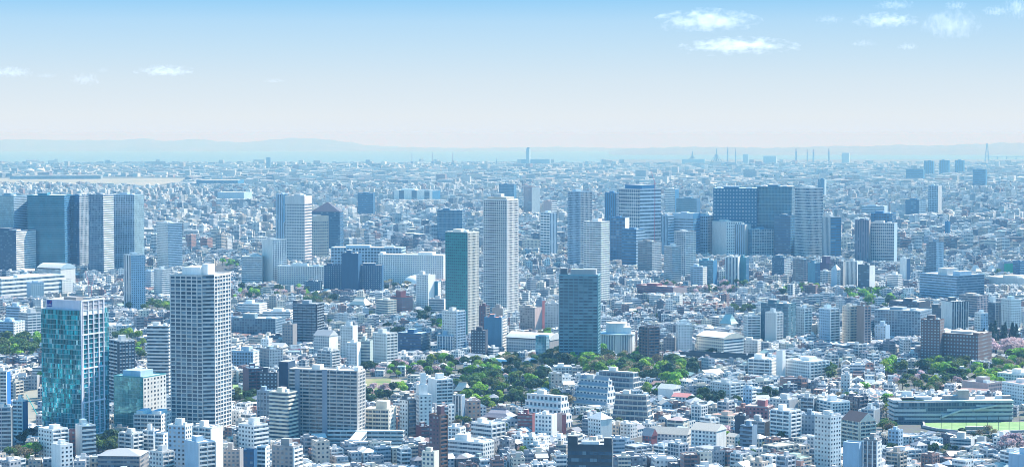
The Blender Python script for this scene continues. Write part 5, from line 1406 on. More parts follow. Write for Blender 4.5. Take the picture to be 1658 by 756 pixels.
def chimneys():
    for px, top, base, w, lab in ((1178, 238, 266, 2.0, 'tall thin'), (1191, 241, 266, 1.6, 'slightly shorter thin'), (1289, 241, 266, 3.0, 'thick'), (1307, 242, 266, 1.8, 'pale thin'), (1317, 242, 266, 2.8, 'second thick'), (1342, 241, 266, 2.4, 'lone tall'), (975, 256, 270, 1.2, 'short slim'), (804, 256, 270, 1.5, 'short pale'), (230, 256, 275, 1.0, 'needle-thin'), (264, 256, 275, 1.0, 'second needle-thin')):
        x, y, z = ground_point(px, base)
        s = y / F_PX
        h = height_at(y, top) - z
        t = thing('chimney', f'{lab} smokestack on the far industrial shore', 'chimney', (x, y, z), 0, 'smokestacks on the far shore')
        m = MB(); m.tube([(0, 0, -2), (0, 0, h * .82)], [w * s * .6, w * s * .48], 'wall', C['B'], 8); m.build('shaft', t)
        m = MB(); m.tube([(0, 0, h * .82 + .1), (0, 0, h)], [w * s * .48, w * s * .45], 'wall', C['PK'], 8); m.build('top_band', t)
    for px, top, base, lab in ((1160, 241, 266, 'beside the tall thin smokestacks'), (1121, 245, 266, 'with the broadest base')):
        x, y, z = ground_point(px, base); s = y / F_PX; h = height_at(y, top) - z
        t = thing('flare_tower', f'guyed conical flare tower on the far industrial shore, {lab}', 'tower', (x, y, z))
        m = MB(); m.tube([(0, 0, -2), (0, 0, h)], [2 * s, .8 * s], 'wall', C['B'], 6); m.build('shaft', t)
        for k in range(6):
            a = k * math.pi / 3
            m = MB(); m.tube([(12 * s * math.cos(a), 12 * s * math.sin(a), -2), (0, 0, h * .7)], [.6 * s, .5 * s], 'metal', C['B'], 4); m.build('leg', t)
    for x0, x1, top, lab in ((1363, 1376, 248, 'pale boxy power plant block with a red-white top on the far shore'), (1203, 1213, 250, 'square boiler house beside the thin smokestacks on the far shore'), (1236, 1258, 253, 'long low blue plant hall on the far industrial shore'), (1104, 1142, 258, 'low plant shed under the flare tower with the broadest base')):
        H('power_plant', 'power plant', lab, None, x0, x1 - 1, x1, top, 267, 'wall', 'wall', 'LB', pent=[], ratio=.6)
    # towers and pylons
    H('office_tower', 'office tower', 'dark slim tower standing alone on the bay shore skyline in mid-horizon', 'the lone skyline tower', 852, 857, 859, 241, 268, 'wall', 'wall', 'B', 'LB', pent=[(.2, .8, .2, .8, 12, C['D'])])
    H('warehouse', 'warehouse', 'low dark shed at the foot of the lone skyline tower', None, 843, 890, 892, 258, 268, 'wall', 'wall', 'B', ratio=.4, pent=[])
    for px, top, base, lab in ((1598, 232, 262, 'tall tapering lattice pylon in front of the coast hills'), (1600 + 72, 240, 262, 'pylon beyond the border')):
        if px > 1658:
            continue
        x, y, z = ground_point(px, base); s = y / F_PX; h = height_at(y, top) - z
        t = thing('lattice_pylon', lab, 'pylon', (x, y, z))
        for sx in (-1, 1):
            for sy in (-1, 1):
                m = MB(); m.tube([(sx * 3 * s, sy * 3 * s, -2), (sx * .6 * s, sy * .6 * s, h)], [.5 * s, .35 * s], 'metal', C['B'], 4); m.build('leg', t)
        for f in (.3, .55, .8):
            r = 3 * s * (1 - f) + .6 * s * f
            m = MB(); m.box(-r, r, -r, r, h * f - .4 * s, h * f + .4 * s, 'metal', C['B']); m.build('cross_brace', t)
    x, y, z = ground_point(1640, 258); s = y / F_PX
    t = thing('bridge', 'long flat bay bridge line at the right border', 'bridge', (x, y, z))
    hb = height_at(y, 253.5) - z
    m = MB(); m.box(-45 * s, 60 * s, -12, 12, hb - .6 * s, hb, 'wall', C['B']); m.build('deck', t)
    for k in range(7):
        m = MB(); xx = (-40 + 15 * k) * s; m.box(xx - .5 * s, xx + .5 * s, -8, 8, -2, hb - .62 * s, 'wall', C['B']); m.build('pier', t)
    for i, px in enumerate((667, 700, 733)):
        x, y, z = ground_point(px, 276 if i < 2 else 279); s = y / F_PX
        h = height_at(y, 248) - z
        t = thing('port_crane', f'tall harbour crane on the far quay, {("closest to the hills", "middle of the three", "nearest the tall cream-grey tower")[i]}', 'crane', (x, y, z), 0, 'harbour cranes on the far quay')
        m = MB(); m.tube([(0, 0, -2), (0, 0, h)], [.8 * s, .6 * s], 'metal', C['PK'], 4); m.build('mast', t)
        m = MB(); m.tube([(-2 * s, 0, h * .5), (7 * s, 0, h * .46)], [.7 * s, .5 * s], 'metal', C['B'], 4); m.build('jib', t)
        m = MB(); m.box(-2.2 * s, 2.2 * s, -s, s, h * .42, h * .5 - .1, 'metal', C['B']); m.build('machine_house', t)
    for i, (px, base, w, hh) in enumerate(((49, 282, 13, 8), (66, 282, 14, 9))):
        x, y, z = ground_point(px, base); s = y / F_PX
        t = thing('storage_tank', f'{("smaller", "larger")[i]} white domed storage tank beyond the airfield', 'storage tank', (x, y, z))
        N = 20; r = w / 2 * s
        c = [(r * math.cos(2 * math.pi * k / N), r * math.sin(2 * math.pi * k / N)) for k in range(N)]
        m = MB(); m.prism(c, -2, hh * .75 * s, 'wall', C['L']); m.build('wall', t)
        m = MB(); lo = [[(a * math.cos(e), b * math.cos(e), hh * .76 * s + hh * .3 * s * math.sin(e)) for a, b in c] for e in (0, .4, .8, 1.2)]
        for a, b in zip(lo, lo[1:]):
            m.ring(a, b, 'wall', C['W'])
        m.face(lo[-1], 'wall', C['W']); m.build('dome', t)
    x, y, z = ground_point(359, 299); s = y / F_PX
    t = thing('control_tower', 'slim airport control tower with a wider white cab beyond the airfield', 'control tower', (x, y, z))
    h = height_at(y, 280) - z
    m = MB(); m.tube([(0, 0, -2), (0, 0, h * .8)], [1.3 * s, .9 * s], 'wall', C['LB'], 8); m.build('shaft', t)
    m = MB(); m.tube([(0, 0, h * .8), (0, 0, h * .9), (0, 0, h)], [1.2 * s, 2.2 * s, 1.9 * s], 'wall', C['W'], 8); m.build('cab', t)
    H('terminal_building', 'terminal', 'long low airport terminal strip with a pale roof beyond the airfield', None, 16, 163, 166, 284.5, 290, 'rib', 'wall', 'B', ratio=.2, roofcol='W', pent=[])
    H('hangar', 'hangar', 'wide pale hangar with a flat bright roof across the river', None, 352, 395, 408, 312, 326, 'wall', 'wall', 'LB', roofcol='CR', pent=[], ratio=.7)
    H('hangar', 'hangar', 'blue-grey hangar under a long cream roof beside the wide pale hangar', None, 318, 385, 395, 292, 301, 'rib', 'wall', 'BG', roofcol='CR', pent=[], ratio=.5)
    for i, px in enumerate((821, 836)):
        x, y, z = ground_point(px, 285); s = y / F_PX
        t = thing('cable_mast', f'white tent-shaped cable mast far behind the tall cream-grey tower, {("first", "second")[i]} of two', 'mast', (x, y, z))
        h = height_at(y, 270) - z
        m = MB(); m.tube([(0, 0, -2), (0, 0, h)], [1.0 * s, .4 * s], 'wall', C['W'], 5); m.build('mast', t)
        for k in (-3, -1.6, 1.6, 3):
            m = MB(); m.tube([(k * s, 0, -1), (0, 0, h * .96)], [.5 * s, .25 * s], 'wall', C['W'], 4); m.build('cable', t)
chimneys()
def highway(name, label, pts, width, hh, wall):
    t = thing(name, label, 'road', (0, 0, 0))
    g = [ground_point(*p) for p in pts]
    for k, (a, b) in enumerate(zip(g, g[1:])):
        e = Vector((b[0] - a[0], b[1] - a[1])); ln = e.length; e.normalize(); nn = (e.y, -e.x)
        m = MB(); face_box(m, a[:2], (e.x, e.y), nn, 0, ln, -width / 2, width / 2, a[2] + hh - 1.4, a[2] + hh, 'asphalt', C['G']); m.build('deck', t)
        for s in (-1, 1):
            m = MB(); lo, hi = sorted((s * width / 2, s * (width / 2 + .4)))
            face_box(m, a[:2], (e.x, e.y), nn, 0, ln, lo + .003, hi + .003, a[2] + hh - 1.0, a[2] + hh + 2.6, 'wall', wall); m.build('barrier', t)
        for q in range(max(1, int(ln / 35))):
            u = (q + .5) * ln / max(1, int(ln / 35))
            m = MB(); face_box(m, a[:2], (e.x, e.y), nn, u - 1.2, u + 1.2, -2.5, 2.5, a[2] - 2, a[2] + hh - 1.42, 'wall', C['G']); m.build('pier', t)
    t.location = g[0]
    for ch in t.children:
        ch.location = (-g[0][0], -g[0][1], -g[0][2])
    for a, b in zip(pts, pts[1:]):
        keep_clear(*[(ground_point(*a)[i] + ground_point(*b)[i]) / 2 for i in (0, 1)], math.dist(ground_point(*a)[:2], ground_point(*b)[:2]) + 4, width + 14, math.atan2(ground_point(*b)[1] - ground_point(*a)[1], ground_point(*b)[0] - ground_point(*a)[0]), 0, 0, 0, 0, 5)
highway('elevated_road', 'elevated road with dark noise barriers below the curved white hall', [(1108, 584), (1150, 588), (1205, 590), (1236, 592)], 18, 9, C['D'])
highway('elevated_road', 'pale elevated railway line cutting across the far housing', [(1448, 357), (1490, 352), (1530, 347), (1590, 340)], 14, 9, C['O'])
# ------------------------------------------------------------------ trees: where they stand in the photograph (picture ellipses on the ground)
# (x, y, rx, ry, count, crown radius m, kinds)
GROVES = [
    (28, 572, 40, 17, 40, 6.5, 'mmlml'), (235, 502, 36, 7, 16, 5, 'dmm'), (200, 553, 14, 8, 8, 5, 'lmm'), (226, 568, 14, 18, 12, 4.5, 'lmbl'), (268, 504, 14, 7, 7, 5, 'ml'),
    (400, 482, 28, 9, 18, 5, 'dmlbc'), (470, 478, 30, 8, 16, 5, 'dmcl'), (520, 492, 40, 8, 20, 5, 'dbmb'), (372, 432, 16, 5, 8, 5, 'ml'), (640, 468, 26, 7, 12, 5, 'dbb'),
    (600, 606, 14, 5, 8, 4.5, 'dc'), (660, 606, 34, 9, 22, 4.5, 'cdmlc'), (615, 640, 24, 5, 12, 4, 'ccd'), (600, 652, 32, 8, 18, 4, 'ddb'), (650, 636, 10, 6, 7, 3.5, 'lm'),
    (745, 606, 70, 16, 55, 5, 'dmlmlcd'), (820, 628, 82, 18, 80, 5.5, 'dmmdblm'), (790, 655, 50, 12, 26, 5, 'dmll'), (880, 660, 50, 10, 28, 5, 'ddbm'), (850, 600, 40, 12, 26, 5, 'mdbd'),
    (930, 592, 60, 12, 45, 6, 'dmldbd'), (990, 606, 55, 10, 34, 6.5, 'lmmldb'), (1065, 612, 60, 14, 50, 6.5, 'dmdlbd'), (1105, 606, 30, 9, 16, 6, 'ddb'), (1090, 628, 14, 7, 8, 6, 'lm'), (1060, 640, 20, 6, 10, 4, 'dml'),
    (880, 560, 18, 12, 10, 5, 'mlb'), (1020, 585, 22, 8, 10, 5, 'lbm'), (710, 530, 14, 8, 10, 4, 'dml'), (690, 518, 14, 7, 8, 5, 'dd'), (640, 540, 16, 6, 10, 4, 'dd'), (820, 585, 20, 6, 9, 4, 'dml'),
    (1185, 466, 26, 7, 14, 6, 'mldc'), (1150, 476, 40, 4, 16, 4.5, 'cccm'), (1275, 478, 14, 6, 8, 5, 'lmd'), (1310, 476, 14, 8, 8, 5, 'ml'), (1400, 482, 36, 7, 30, 5, 'mmld'), (1430, 496, 34, 6, 18, 5, 'lmd'), (1205, 508, 18, 6, 8, 5, 'mm'),
    (1150, 578, 12, 5, 5, 4, 'd'), (1160, 650, 50, 8, 20, 4, 'dmd'), (1240, 648, 20, 6, 8, 4, 'dd'), (1330, 606, 22, 8, 10, 4.5, 'bml'), (1350, 616, 6, 6, 2, 6, 'm'),
    (1450, 608, 16, 9, 10, 6, 'lm'), (1530, 608, 42, 10, 32, 6, 'lmld'), (1500, 622, 60, 7, 26, 4, 'dmcm'), (1545, 622, 20, 6, 12, 5, 'cdm'), (1490, 634, 40, 6, 20, 4.5, 'mmlb'), (1600, 612, 20, 12, 12, 5, 'mlb'),
    (1622, 560, 34, 9, 26, 6, 'kkkk'), (1632, 574, 28, 8, 24, 7, 'ccc'), (1640, 600, 28, 12, 26, 6, 'lmbl'), (1600, 622, 24, 5, 10, 5, 'lm'), (1610, 630, 24, 5, 12, 5, 'll'), (1655, 640, 10, 8, 6, 5, 'dd'),
    (1442, 668, 12, 14, 14, 4.5, 'llmb'), (1475, 690, 22, 9, 14, 4, 'bbdc'), (1440, 700, 18, 7, 9, 4, 'mb'), (1640, 732, 22, 5, 8, 5, 'ccc'), (1585, 712, 30, 4, 9, 3.5, 'db'), (1530, 735, 40, 10, 10, 3, 'dmb'),
    (38, 744, 26, 8, 14, 4.5, 'bmll'), (170, 730, 20, 9, 14, 5, 'dm'), (62, 612, 6, 5, 3, 4, 'l'), (40, 716, 12, 6, 6, 4, 'd'), (605, 708, 14, 4, 5, 4, 'l'), (745, 690, 16, 5, 7, 4, 'bm'), (800, 700, 30, 8, 8, 3.5, 'ml'),
    (400, 652, 22, 12, 16, 4.5, 'ddm'), (415, 640, 10, 5, 4, 4, 'lm'), (1170, 710, 8, 10, 7, 3.5, 'cl'), (1000, 690, 60, 16, 12, 3, 'dmb'), (1250, 730, 60, 16, 10, 3, 'mb'), (845, 742, 12, 6, 4, 4, 'ml'), (1440, 745, 12, 5, 4, 4, 'dm'),
    (1540, 364, 70, 5, 60, 7, 'dmd'), (1600, 356, 40, 5, 36, 8, 'dd'), (1330, 312, 22, 3, 16, 9, 'd'), (1630, 372, 24, 5, 20, 7, 'dm'), (760, 315, 40, 3, 20, 8, 'md'), (500, 272, 60, 2, 30, 10, 'd'), (1300, 290, 100, 3, 20, 9, 'd'),
    (700, 398, 14, 4, 8, 6, 'cc'), (740, 396, 10, 3, 5, 6, 'cb'), (780, 364, 14, 4, 8, 6, 'cc'), (1085, 466, 20, 3, 8, 4, 'cm'), (1330, 500, 12, 5, 4, 4, 'md'), (1000, 500, 60, 20, 14, 3.5, 'dm'), (1120, 520, 60, 20, 16, 3.5, 'dmb'),
    (1200, 600, 80, 14, 14, 3.5, 'dmb'), (1380, 640, 40, 14, 12, 3.5, 'dmlb'), (330, 465, 40, 10, 8, 4, 'dm'), (580, 520, 60, 10, 12, 4, 'dm'), (1560, 440, 80, 14, 14, 4, 'md'), (100, 470, 60, 8, 6, 4, 'dm'),
]
TREES = []      # x, y, z, radius, kind
tr = random.Random(11)
for gx, gy, rx, ry, n, rad, kinds in GROVES:
    got = []
    for _ in range(n * 12 if not (700 < gx < 1120 and 570 < gy < 670) else n * 3):
        if len(got) >= n:
            break
        a, q = tr.uniform(0, 2 * math.pi), math.sqrt(tr.random())
        px, py = gx + rx * q * math.cos(a), gy + ry * q * math.sin(a)
        x, y, z = ground_point(px, py)
        r = 1.22 * rad * tr.uniform(.65, 1.25)
        if any((x - u) ** 2 + (y - v) ** 2 < (.50 * (r + s)) ** 2 for u, v, s in got):
            continue
        ok = True
        for h in HERO:
            dx, dy = x - h[0], y - h[1]
            c, s = math.cos(-h[4]), math.sin(-h[4])
            if abs(dx * c - dy * s) < h[2] / 2 + 1.5 and abs(dx * s + dy * c) < h[3] / 2 + 1.5:
                ok = False; break
        if not ok:
            continue
        got.append((x, y, r))
        TREES.append((x, y, z, r, tr.choice(kinds)))
# ------------------------------------------------------------------ the packed city between: lots along small streets in districts of one direction each
def lots(y0, y1, seed_gap, a, b, street, per_u, seed, keep):
    g = np.random.default_rng(seed)
    out = []
    xs = lambda y: 0.268 * y + 420
    seeds = []
    yy = y0 - seed_gap
    while yy < y1 + seed_gap:
        xx = -xs(yy) - seed_gap
        while xx < xs(yy) + seed_gap:
            seeds.append((xx + g.uniform(-.4, .4) * seed_gap, yy + g.uniform(-.4, .4) * seed_gap, math.radians(g.uniform(-44, 44))))
            xx += seed_gap
        yy += seed_gap
    sd = np.array(seeds)
    R0 = seed_gap * 1.1
    nu, nv = int(2 * R0 / a) + 1, int(2 * R0 / b) + 1
    iu, iv = np.meshgrid(np.arange(nu), np.arange(nv))
    iu, iv = iu.ravel(), iv.ravel()
    u0 = iu * a + (iu // per_u) * street - R0
    v0 = iv * b + (iv // 2) * street - R0
    for k, (sx, sy, ang) in enumerate(seeds):
        c, s = math.cos(ang), math.sin(ang)
        x = sx + u0 * c - v0 * s
        y = sy + u0 * s + v0 * c
        m = (y > y0) & (y < y1) & (np.abs(x) < 0.268 * y + 420)
        near = sd[(np.abs(sd[:, 0] - sx) < 3 * seed_gap) & (np.abs(sd[:, 1] - sy) < 3 * seed_gap)]
        d = np.full(len(x), 1e18)
        for q in near:
            if q[0] == sx and q[1] == sy:
                continue
            d = np.minimum(d, (x - q[0]) ** 2 + (y - q[1]) ** 2)
        own = (x - sx) ** 2 + (y - sy) ** 2
        m &= own < d
        m &= (np.sqrt(d) - np.sqrt(own)) > b * .85
        m &= g.random(len(x)) < keep
        n = int(m.sum())
        if n:
            out.append(np.stack([x[m], y[m], np.full(n, ang + 0.0)], 1))
    return np.concatenate(out)
YN0, YN1, YM1 = 1395.0, 4300.0, 9500.0
A1 = lots(YN0 - 120, YN1, 170, 11.5, 13.0, 4.2, 9, 21, .93)
A2 = lots(YN1, YM1, 420, 19, 21, 8, 9, 22, .92)
A3 = lots(YM1, SHORE - 60, 1100, 40, 44, 14, 10, 23, .93)
P_ = np.concatenate([A1, A2, A3])
zone = np.concatenate([np.zeros(len(A1), int), np.ones(len(A2), int), np.full(len(A3), 2)])
N_ = len(P_)
fx, fy, fa = P_[:, 0], P_[:, 1], P_[:, 2]
fz = -(fy ** 2) / (2 * EARTH)
dep = fy * CP - (fz - CAM_Z) * SP
fpx = 829 + F_PX * fx / dep
fpy = 378 - F_PX * (fy * SP + (fz - CAM_Z) * CP) / dep
base_w = np.choose(zone, [11.5, 19, 40]); base_d = np.choose(zone, [13.0, 21, 44])
fw = base_w * rng.uniform(.66, .94, N_); fd = base_d * rng.uniform(.66, .94, N_)
r0 = rng.random(N_)
fh_ = np.choose(zone, [rng.uniform(5.5, 10.0, N_), rng.uniform(6, 12, N_), rng.uniform(5, 11, N_)])
def bump(px, py, cx, cyy, rx, ry):
    return np.exp(-(((px - cx) / rx) ** 2 + ((py - cyy) / ry) ** 2))
tall = np.where(zone == 0, .08, np.where(zone == 1, .23, .16)) + .16 * bump(fpx, fpy, 1100, 440, 700, 40) + .22 * bump(fpx, fpy, 1100, 375, 600, 50)
tall = tall + .20 * bump(fpx, fpy, 200, 720, 330, 60) + .15 * bump(fpx, fpy, 520, 570, 180, 60) + .10 * bump(fpx, fpy, 60, 520, 80, 40)
tall = tall + .14 * bump(fpx, fpy, 1330, 450, 260, 30) + .14 * bump(fpx, fpy, 1000, 440, 120, 40) + .12 * bump(fpx, fpy, 1450, 540, 200, 30) + .2 * bump(fpx, fpy, 1250, 710, 150, 35)
is_tall = r0 < tall
th_ = np.choose(zone, [rng.uniform(11, 24, N_), rng.uniform(15, 44, N_), rng.uniform(12, 26, N_) * (1 + .9 * (rng.random(N_) < .12))])
fh_ = np.where(is_tall, th_, fh_)
fw = np.where(is_tall, fw * rng.uniform(1.0, 1.12, N_), fw); fd = np.where(is_tall, fd * rng.uniform(1.0, 1.12, N_), fd)
mid_rise = (~is_tall) & (rng.random(N_) < .30) & (zone == 0)
fh_ = np.where(mid_rise, rng.uniform(9.5, 13.5, N_), fh_)
# big flat sheds here and there far off
shed = (zone >= 1) & (~is_tall) & (rng.random(N_) < .05)
fw = np.where(shed, fw * 1.05, fw)
# larger flat-roofed schools, offices and flats that take several lots
big_ = (zone == 0) & (rng.random(N_) < .05)
fw = np.where(big_, fw * rng.uniform(1.6, 2.6, N_), fw); fd = np.where(big_, fd * rng.uniform(1.15, 1.7, N_), fd)
fh_ = np.where(big_, rng.uniform(9.5, 17, N_), fh_)
wide_ = ((zone == 2) & (rng.random(N_) < .3)) | ((zone == 1) & (rng.random(N_) < .13))
fw = np.where(wide_, fw * rng.uniform(1.4, 3.0, N_), fw)
fh_ = np.where(wide_ & (zone == 1), rng.uniform(9, 32, N_), fh_)
# keep what stands already, parks, roads and water clear
alive = np.ones(N_, bool)
for i in np.nonzero(big_ | wide_)[0]:
    if not alive[i]:
        continue
    dx, dy = fx - fx[i], fy - fy[i]
    c, s = math.cos(-fa[i]), math.sin(-fa[i])
    k = (np.abs(dx * c - dy * s) < (fw[i] + fw) * .5) & (np.abs(dx * s + dy * c) < (fd[i] + fd) * .5)
    k[i] = False
    alive &= ~k
diag = .5 * np.hypot(fw, fd)
for h in HERO:
    dx, dy = fx - h[0], fy - h[1]
    c, s = math.cos(-h[4]), math.sin(-h[4])
    q = .42 * np.minimum(fw, fd) + .12 * np.maximum(fw, fd)
    alive &= ~((np.abs(dx * c - dy * s) < h[2] / 2 + q + .6) & (np.abs(dx * s + dy * c) < h[3] / 2 + q + .6))
lot_r = rng.random(N_)
for gx, gy, rx, ry, n, rad, kinds in GROVES:
    if n / (rx * ry) < .022 or gy < 380:
        continue
    alive &= ~(((((fpx - gx) / rx) ** 2 + ((fpy - gy) / (ry + 1)) ** 2) < .9) & (lot_r > .30))
if TREES:
    T_ = np.array([t[:4] for t in TREES])
    for k in range(0, len(T_)):
        alive &= ~(((fx - T_[k, 0]) ** 2 + (fy - T_[k, 1]) ** 2) < (.55 * T_[k, 3] + .36 * np.minimum(fw, fd)) ** 2)
def in_poly(px, py, poly):
    r = np.zeros(len(px), bool)
    for (x1, y1), (x2, y2) in zip(poly, poly[1:] + poly[:1]):
        if y1 == y2:
            continue
        c = ((y1 > py) != (y2 > py)) & (px < (x2 - x1) * (py - y1) / (y2 - y1) + x1)
        r ^= c
    return r
for poly in ([(-60, 302), (-60, 287), (130, 286), (310, 287), (300, 297), (250, 302), (120, 302)], [(145, 311), (205, 300), (335, 299), (335, 307), (250, 312)], [(584, 642), (586, 611), (674, 611), (672, 634), (630, 642)],
             [(374, 646), (376, 620), (396, 620), (395, 645)], [(297, 472), (328, 440), (360, 423), (388, 423), (383, 447), (347, 474)], [(18, 702), (28, 640), (68, 620), (70, 702)]):
    alive &= ~in_poly(fpx, fpy, poly)
# nothing may hide what the photograph shows of the buildings behind it
near_y = fy - .5 * fd
def top_px(h):
    zc = fz + h - CAM_Z
    d = near_y * CP - zc * SP
    return 378 - F_PX * (near_y * SP + zc * CP) / d
hw = F_PX / dep * (fw * np.abs(np.cos(fa)) + fd * np.abs(np.sin(fa))) / 2
for h in HERO:
    x0, x1, yt, yb = h[5:9]
    if yb <= 0:
        continue
    lim = yb - max(3.0, .10 * (yb - yt))
    m = alive & (fy < h[1]) & (fpx + hw > x0 - 1) & (fpx - hw < x1 + 1) & (fpy > lim)
    if not m.any():
        continue
    tp = top_px(fh_)
    bad = m & (tp < lim)
    if bad.any():
        # lower it so that its roof stays under the line
        t = (378 - lim) / F_PX
        zc = (t * near_y * CP - near_y * SP) / (CP + t * SP)
        hmax = zc + CAM_Z - fz
        fh_ = np.where(bad, np.minimum(fh_, np.maximum(hmax, 4.5)), fh_)
        alive &= ~(bad & (hmax < 3.0))
for gx, gy, rx, ry, n, rad, kinds in GROVES:
    if gy < 400 or n < 7 or n / (rx * ry) < .022:
        continue
    lim = gy + .15 * ry
    m = alive & (fpx + hw > gx - rx * .8) & (fpx - hw < gx + rx * .8) & (fpy > gy + .5 * ry)
    bad = m & (top_px(fh_) < lim)
    if bad.any():
        t = (378 - lim) / F_PX
        zc = (t * near_y * CP - near_y * SP) / (CP + t * SP)
        hmax = zc + CAM_Z - fz
        fh_ = np.where(bad, np.minimum(fh_, np.maximum(hmax, 4.0)), fh_)
        alive &= ~(bad & (hmax < 3.0))
keep = np.nonzero(alive)[0]
# --- looks
WALLS = np.array([(.80, .80, .78), (.74, .74, .73), (.66, .66, .65), (.55, .56, .57), (.45, .47, .50), (.62, .58, .50), (.50, .44, .38), (.33, .35, .38), (.20, .22, .26), (.12, .13, .16), (.42, .50, .57), (.40, .24, .20), (.26, .17, .16)])
WNAME = ['white', 'white', 'pale-grey', 'light-grey', 'blue-grey', 'cream', 'tan', 'grey', 'dark-grey', 'charcoal', 'pale-blue', 'brick-red', 'brown']
WP = np.array([.16, .12, .12, .09, .06, .12, .09, .08, .05, .03, .03, .035, .05]); WP /= WP.sum()
ROOFS = np.array([(.72, .72, .70), (.60, .60, .60), (.48, .49, .50), (.36, .38, .41), (.25, .27, .31), (.50, .47, .42), (.40, .48, .54), (.14, .15, .18), (.42, .26, .22), (.30, .45, .42)])
RNAME = ['white', 'pale', 'light-grey', 'grey', 'slate', 'beige', 'pale-blue', 'dark', 'russet', 'pale-green']
RP = np.array([.17, .16, .14, .14, .09, .11, .04, .08, .055, .02]); RP /= RP.sum()
wi = rng.choice(len(WALLS), N_, p=WP); ri = rng.choice(len(ROOFS), N_, p=RP)
jit = rng.uniform(.88, 1.06, (N_, 1))
wcol = WALLS[wi] * jit; rcol = ROOFS[ri] * rng.uniform(.85, 1.08, (N_, 1))
gable = (zone <= 1) & (fh_ < 9.4) & (rng.random(N_) < .42) & (~is_tall)
hipr = gable & (rng.random(N_) < .45)
STY = ['pun', 'rib', 'bal', 'grid']
sty = np.where(fh_ < 10, 0, rng.choice(4, N_, p=[.34, .2, .34, .12]))
shade_sty = np.where(rng.random(N_) < .4, 0, sty)
pent_on = (~gable) & (zone <= 1) & (rng.random(N_) < np.where(fh_ > 10, .9, .45))
# --- what of each shows: nearest first over a picture-sized mask
cov = np.zeros((760, 1660), bool)
items = [(fy[i], 0, i) for i in keep] + [(h[1] - min(h[2], h[3]) / 2, 2, k) for k, h in enumerate(HERO) if h[8] > 0] + [(t[1], 1, k) for k, t in enumerate(TREES)]
items.sort()
vis_b = np.zeros(N_, int); vis_t = np.zeros(len(TREES), int)
back_y = fy + .5 * (fd * np.abs(np.cos(fa)) + fw * np.abs(np.sin(fa)))
zc_ = fz + fh_ - CAM_Z
top_back = 378 - F_PX * (back_y * SP + zc_ * CP) / (back_y * CP - zc_ * SP)
front_y = fy - .5 * (fd * np.abs(np.cos(fa)) + fw * np.abs(np.sin(fa)))
zb_ = fz - CAM_Z
bot_front = 378 - F_PX * (front_y * SP + zb_ * CP) / (front_y * CP - zb_ * SP)
for yy, k, i in items:
    if k == 0:
        x0, x1, y0, y1 = fpx[i] - hw[i] * .92, fpx[i] + hw[i] * .92, top_back[i], bot_front[i]
    elif k == 1:
        x, y, z, r, kd = TREES[i]
        px, py = project(x, y, z); s = F_PX / y
        x0, x1, y0, y1 = px - r * s * .8, px + r * s * .8, py - 2.3 * r * s, py
    else:
        h = HERO[i]
        x0, x1, y0, y1 = h[5], h[6], h[7], h[8]
    a, b, c, d = int(max(0, round(x0))), int(min(1658, max(round(x1), round(x0) + 1))), int(max(0, round(y0))), int(min(756, max(round(y1), round(y0) + 1)))
    if b <= a or d <= c:
        continue
    sub = cov[c:d, a:b]
    n = int((~sub).sum())
    if k == 0:
        vis_b[i] = n
    elif k == 1:
        vis_t[i] = n
    sub[:] = True
standing = keep                   # what stands hidden behind the towers is still there, in the mass
keep = keep[vis_b[keep] >= 1]
# ------------------------------------------------------------------ labels that tell one from the other
ORDN = ORD
def nearest_marks(px, py, k=7):
    d = sorted((math.hypot(max(l[3] - px, 0, px - l[4]), max(l[5] - py, 0, py - l[6]) * 1.3) + .25 * math.hypot(px - l[1], py - l[2]), j) for j, l in enumerate(LAND))
    return [j for _, j in d[:k]]
def relation(px, py, l):
    if l[3] - 6 <= px <= l[4] + 6:
        return 'before' if py > l[6] - 2 else 'behind'
    if px < l[3]:
        return 'left of'
    return 'right of'
class Namer:
    """ranks look-alikes around each landmark, so that the words fit one of them only"""
    def __init__(self, entries):       # entries: (id, phrase, px, py)
        self.best = {}
        buckets = {}
        for i, ph, px, py in entries:
            for j in nearest_marks(px, py):
                l = LAND[j]
                rel = relation(px, py, l)
                d = math.hypot(px - min(max(px, l[3]), l[4]), py - min(max(py, l[5]), l[6]))
                buckets.setdefault((ph, j, rel), []).append((d, i))
        for (ph, j, rel), v in buckets.items():
            v.sort()
            for k, (d, i) in enumerate(v):
                cur = self.best.get(i)
                if cur is None or k < cur[0]:
                    self.best[i] = (k, ph, j, rel)
    def label(self, i):
        k, ph, j, rel = self.best[i]
        o = 'closest' if k == 0 else (ORDN[min(k, 19)] + '-closest')
        return f'{ph}, {o} {rel} {LAND[j][0]}'
# ------------------------------------------------------------------ build: the ones that show largest as things, the rest in one mass
order = keep[np.argsort(-vis_b[keep])]
is_apt = (fh_ >= 10.5)
near_house = [i for i in order if not is_apt[i] and zone[i] == 0][:290]
near_apt = [i for i in order if is_apt[i] and zone[i] <= 1 and vis_b[i] > 8][:180]
def storeys(i):
    return max(1, round(fh_[i] / 3.1))
def phrase(i):
    if not is_apt[i]:
        size = 'big ' if fw[i] * fd[i] > 108 else ('small ' if fw[i] * fd[i] < 72 else '')
        rf = ('hip' if hipr[i] else 'gabled') if gable[i] else 'flat'
        return f'{size}{WNAME[wi[i]]} house with {RNAME[ri[i]]} {rf} roof'
    size = 'tall ' if fh_[i] > 24 else ('low ' if fh_[i] < 14 else '')
    return f'{size}{WNAME[wi[i]]} apartment block with {RNAME[ri[i]]} roof'
allv = [i for i in keep if zone[i] == 0 or (zone[i] == 1 and is_apt[i])]
namer = Namer([(i, phrase(i), fpx[i], fpy[i]) for i in allv])
made = set()
rr = random.Random(5)
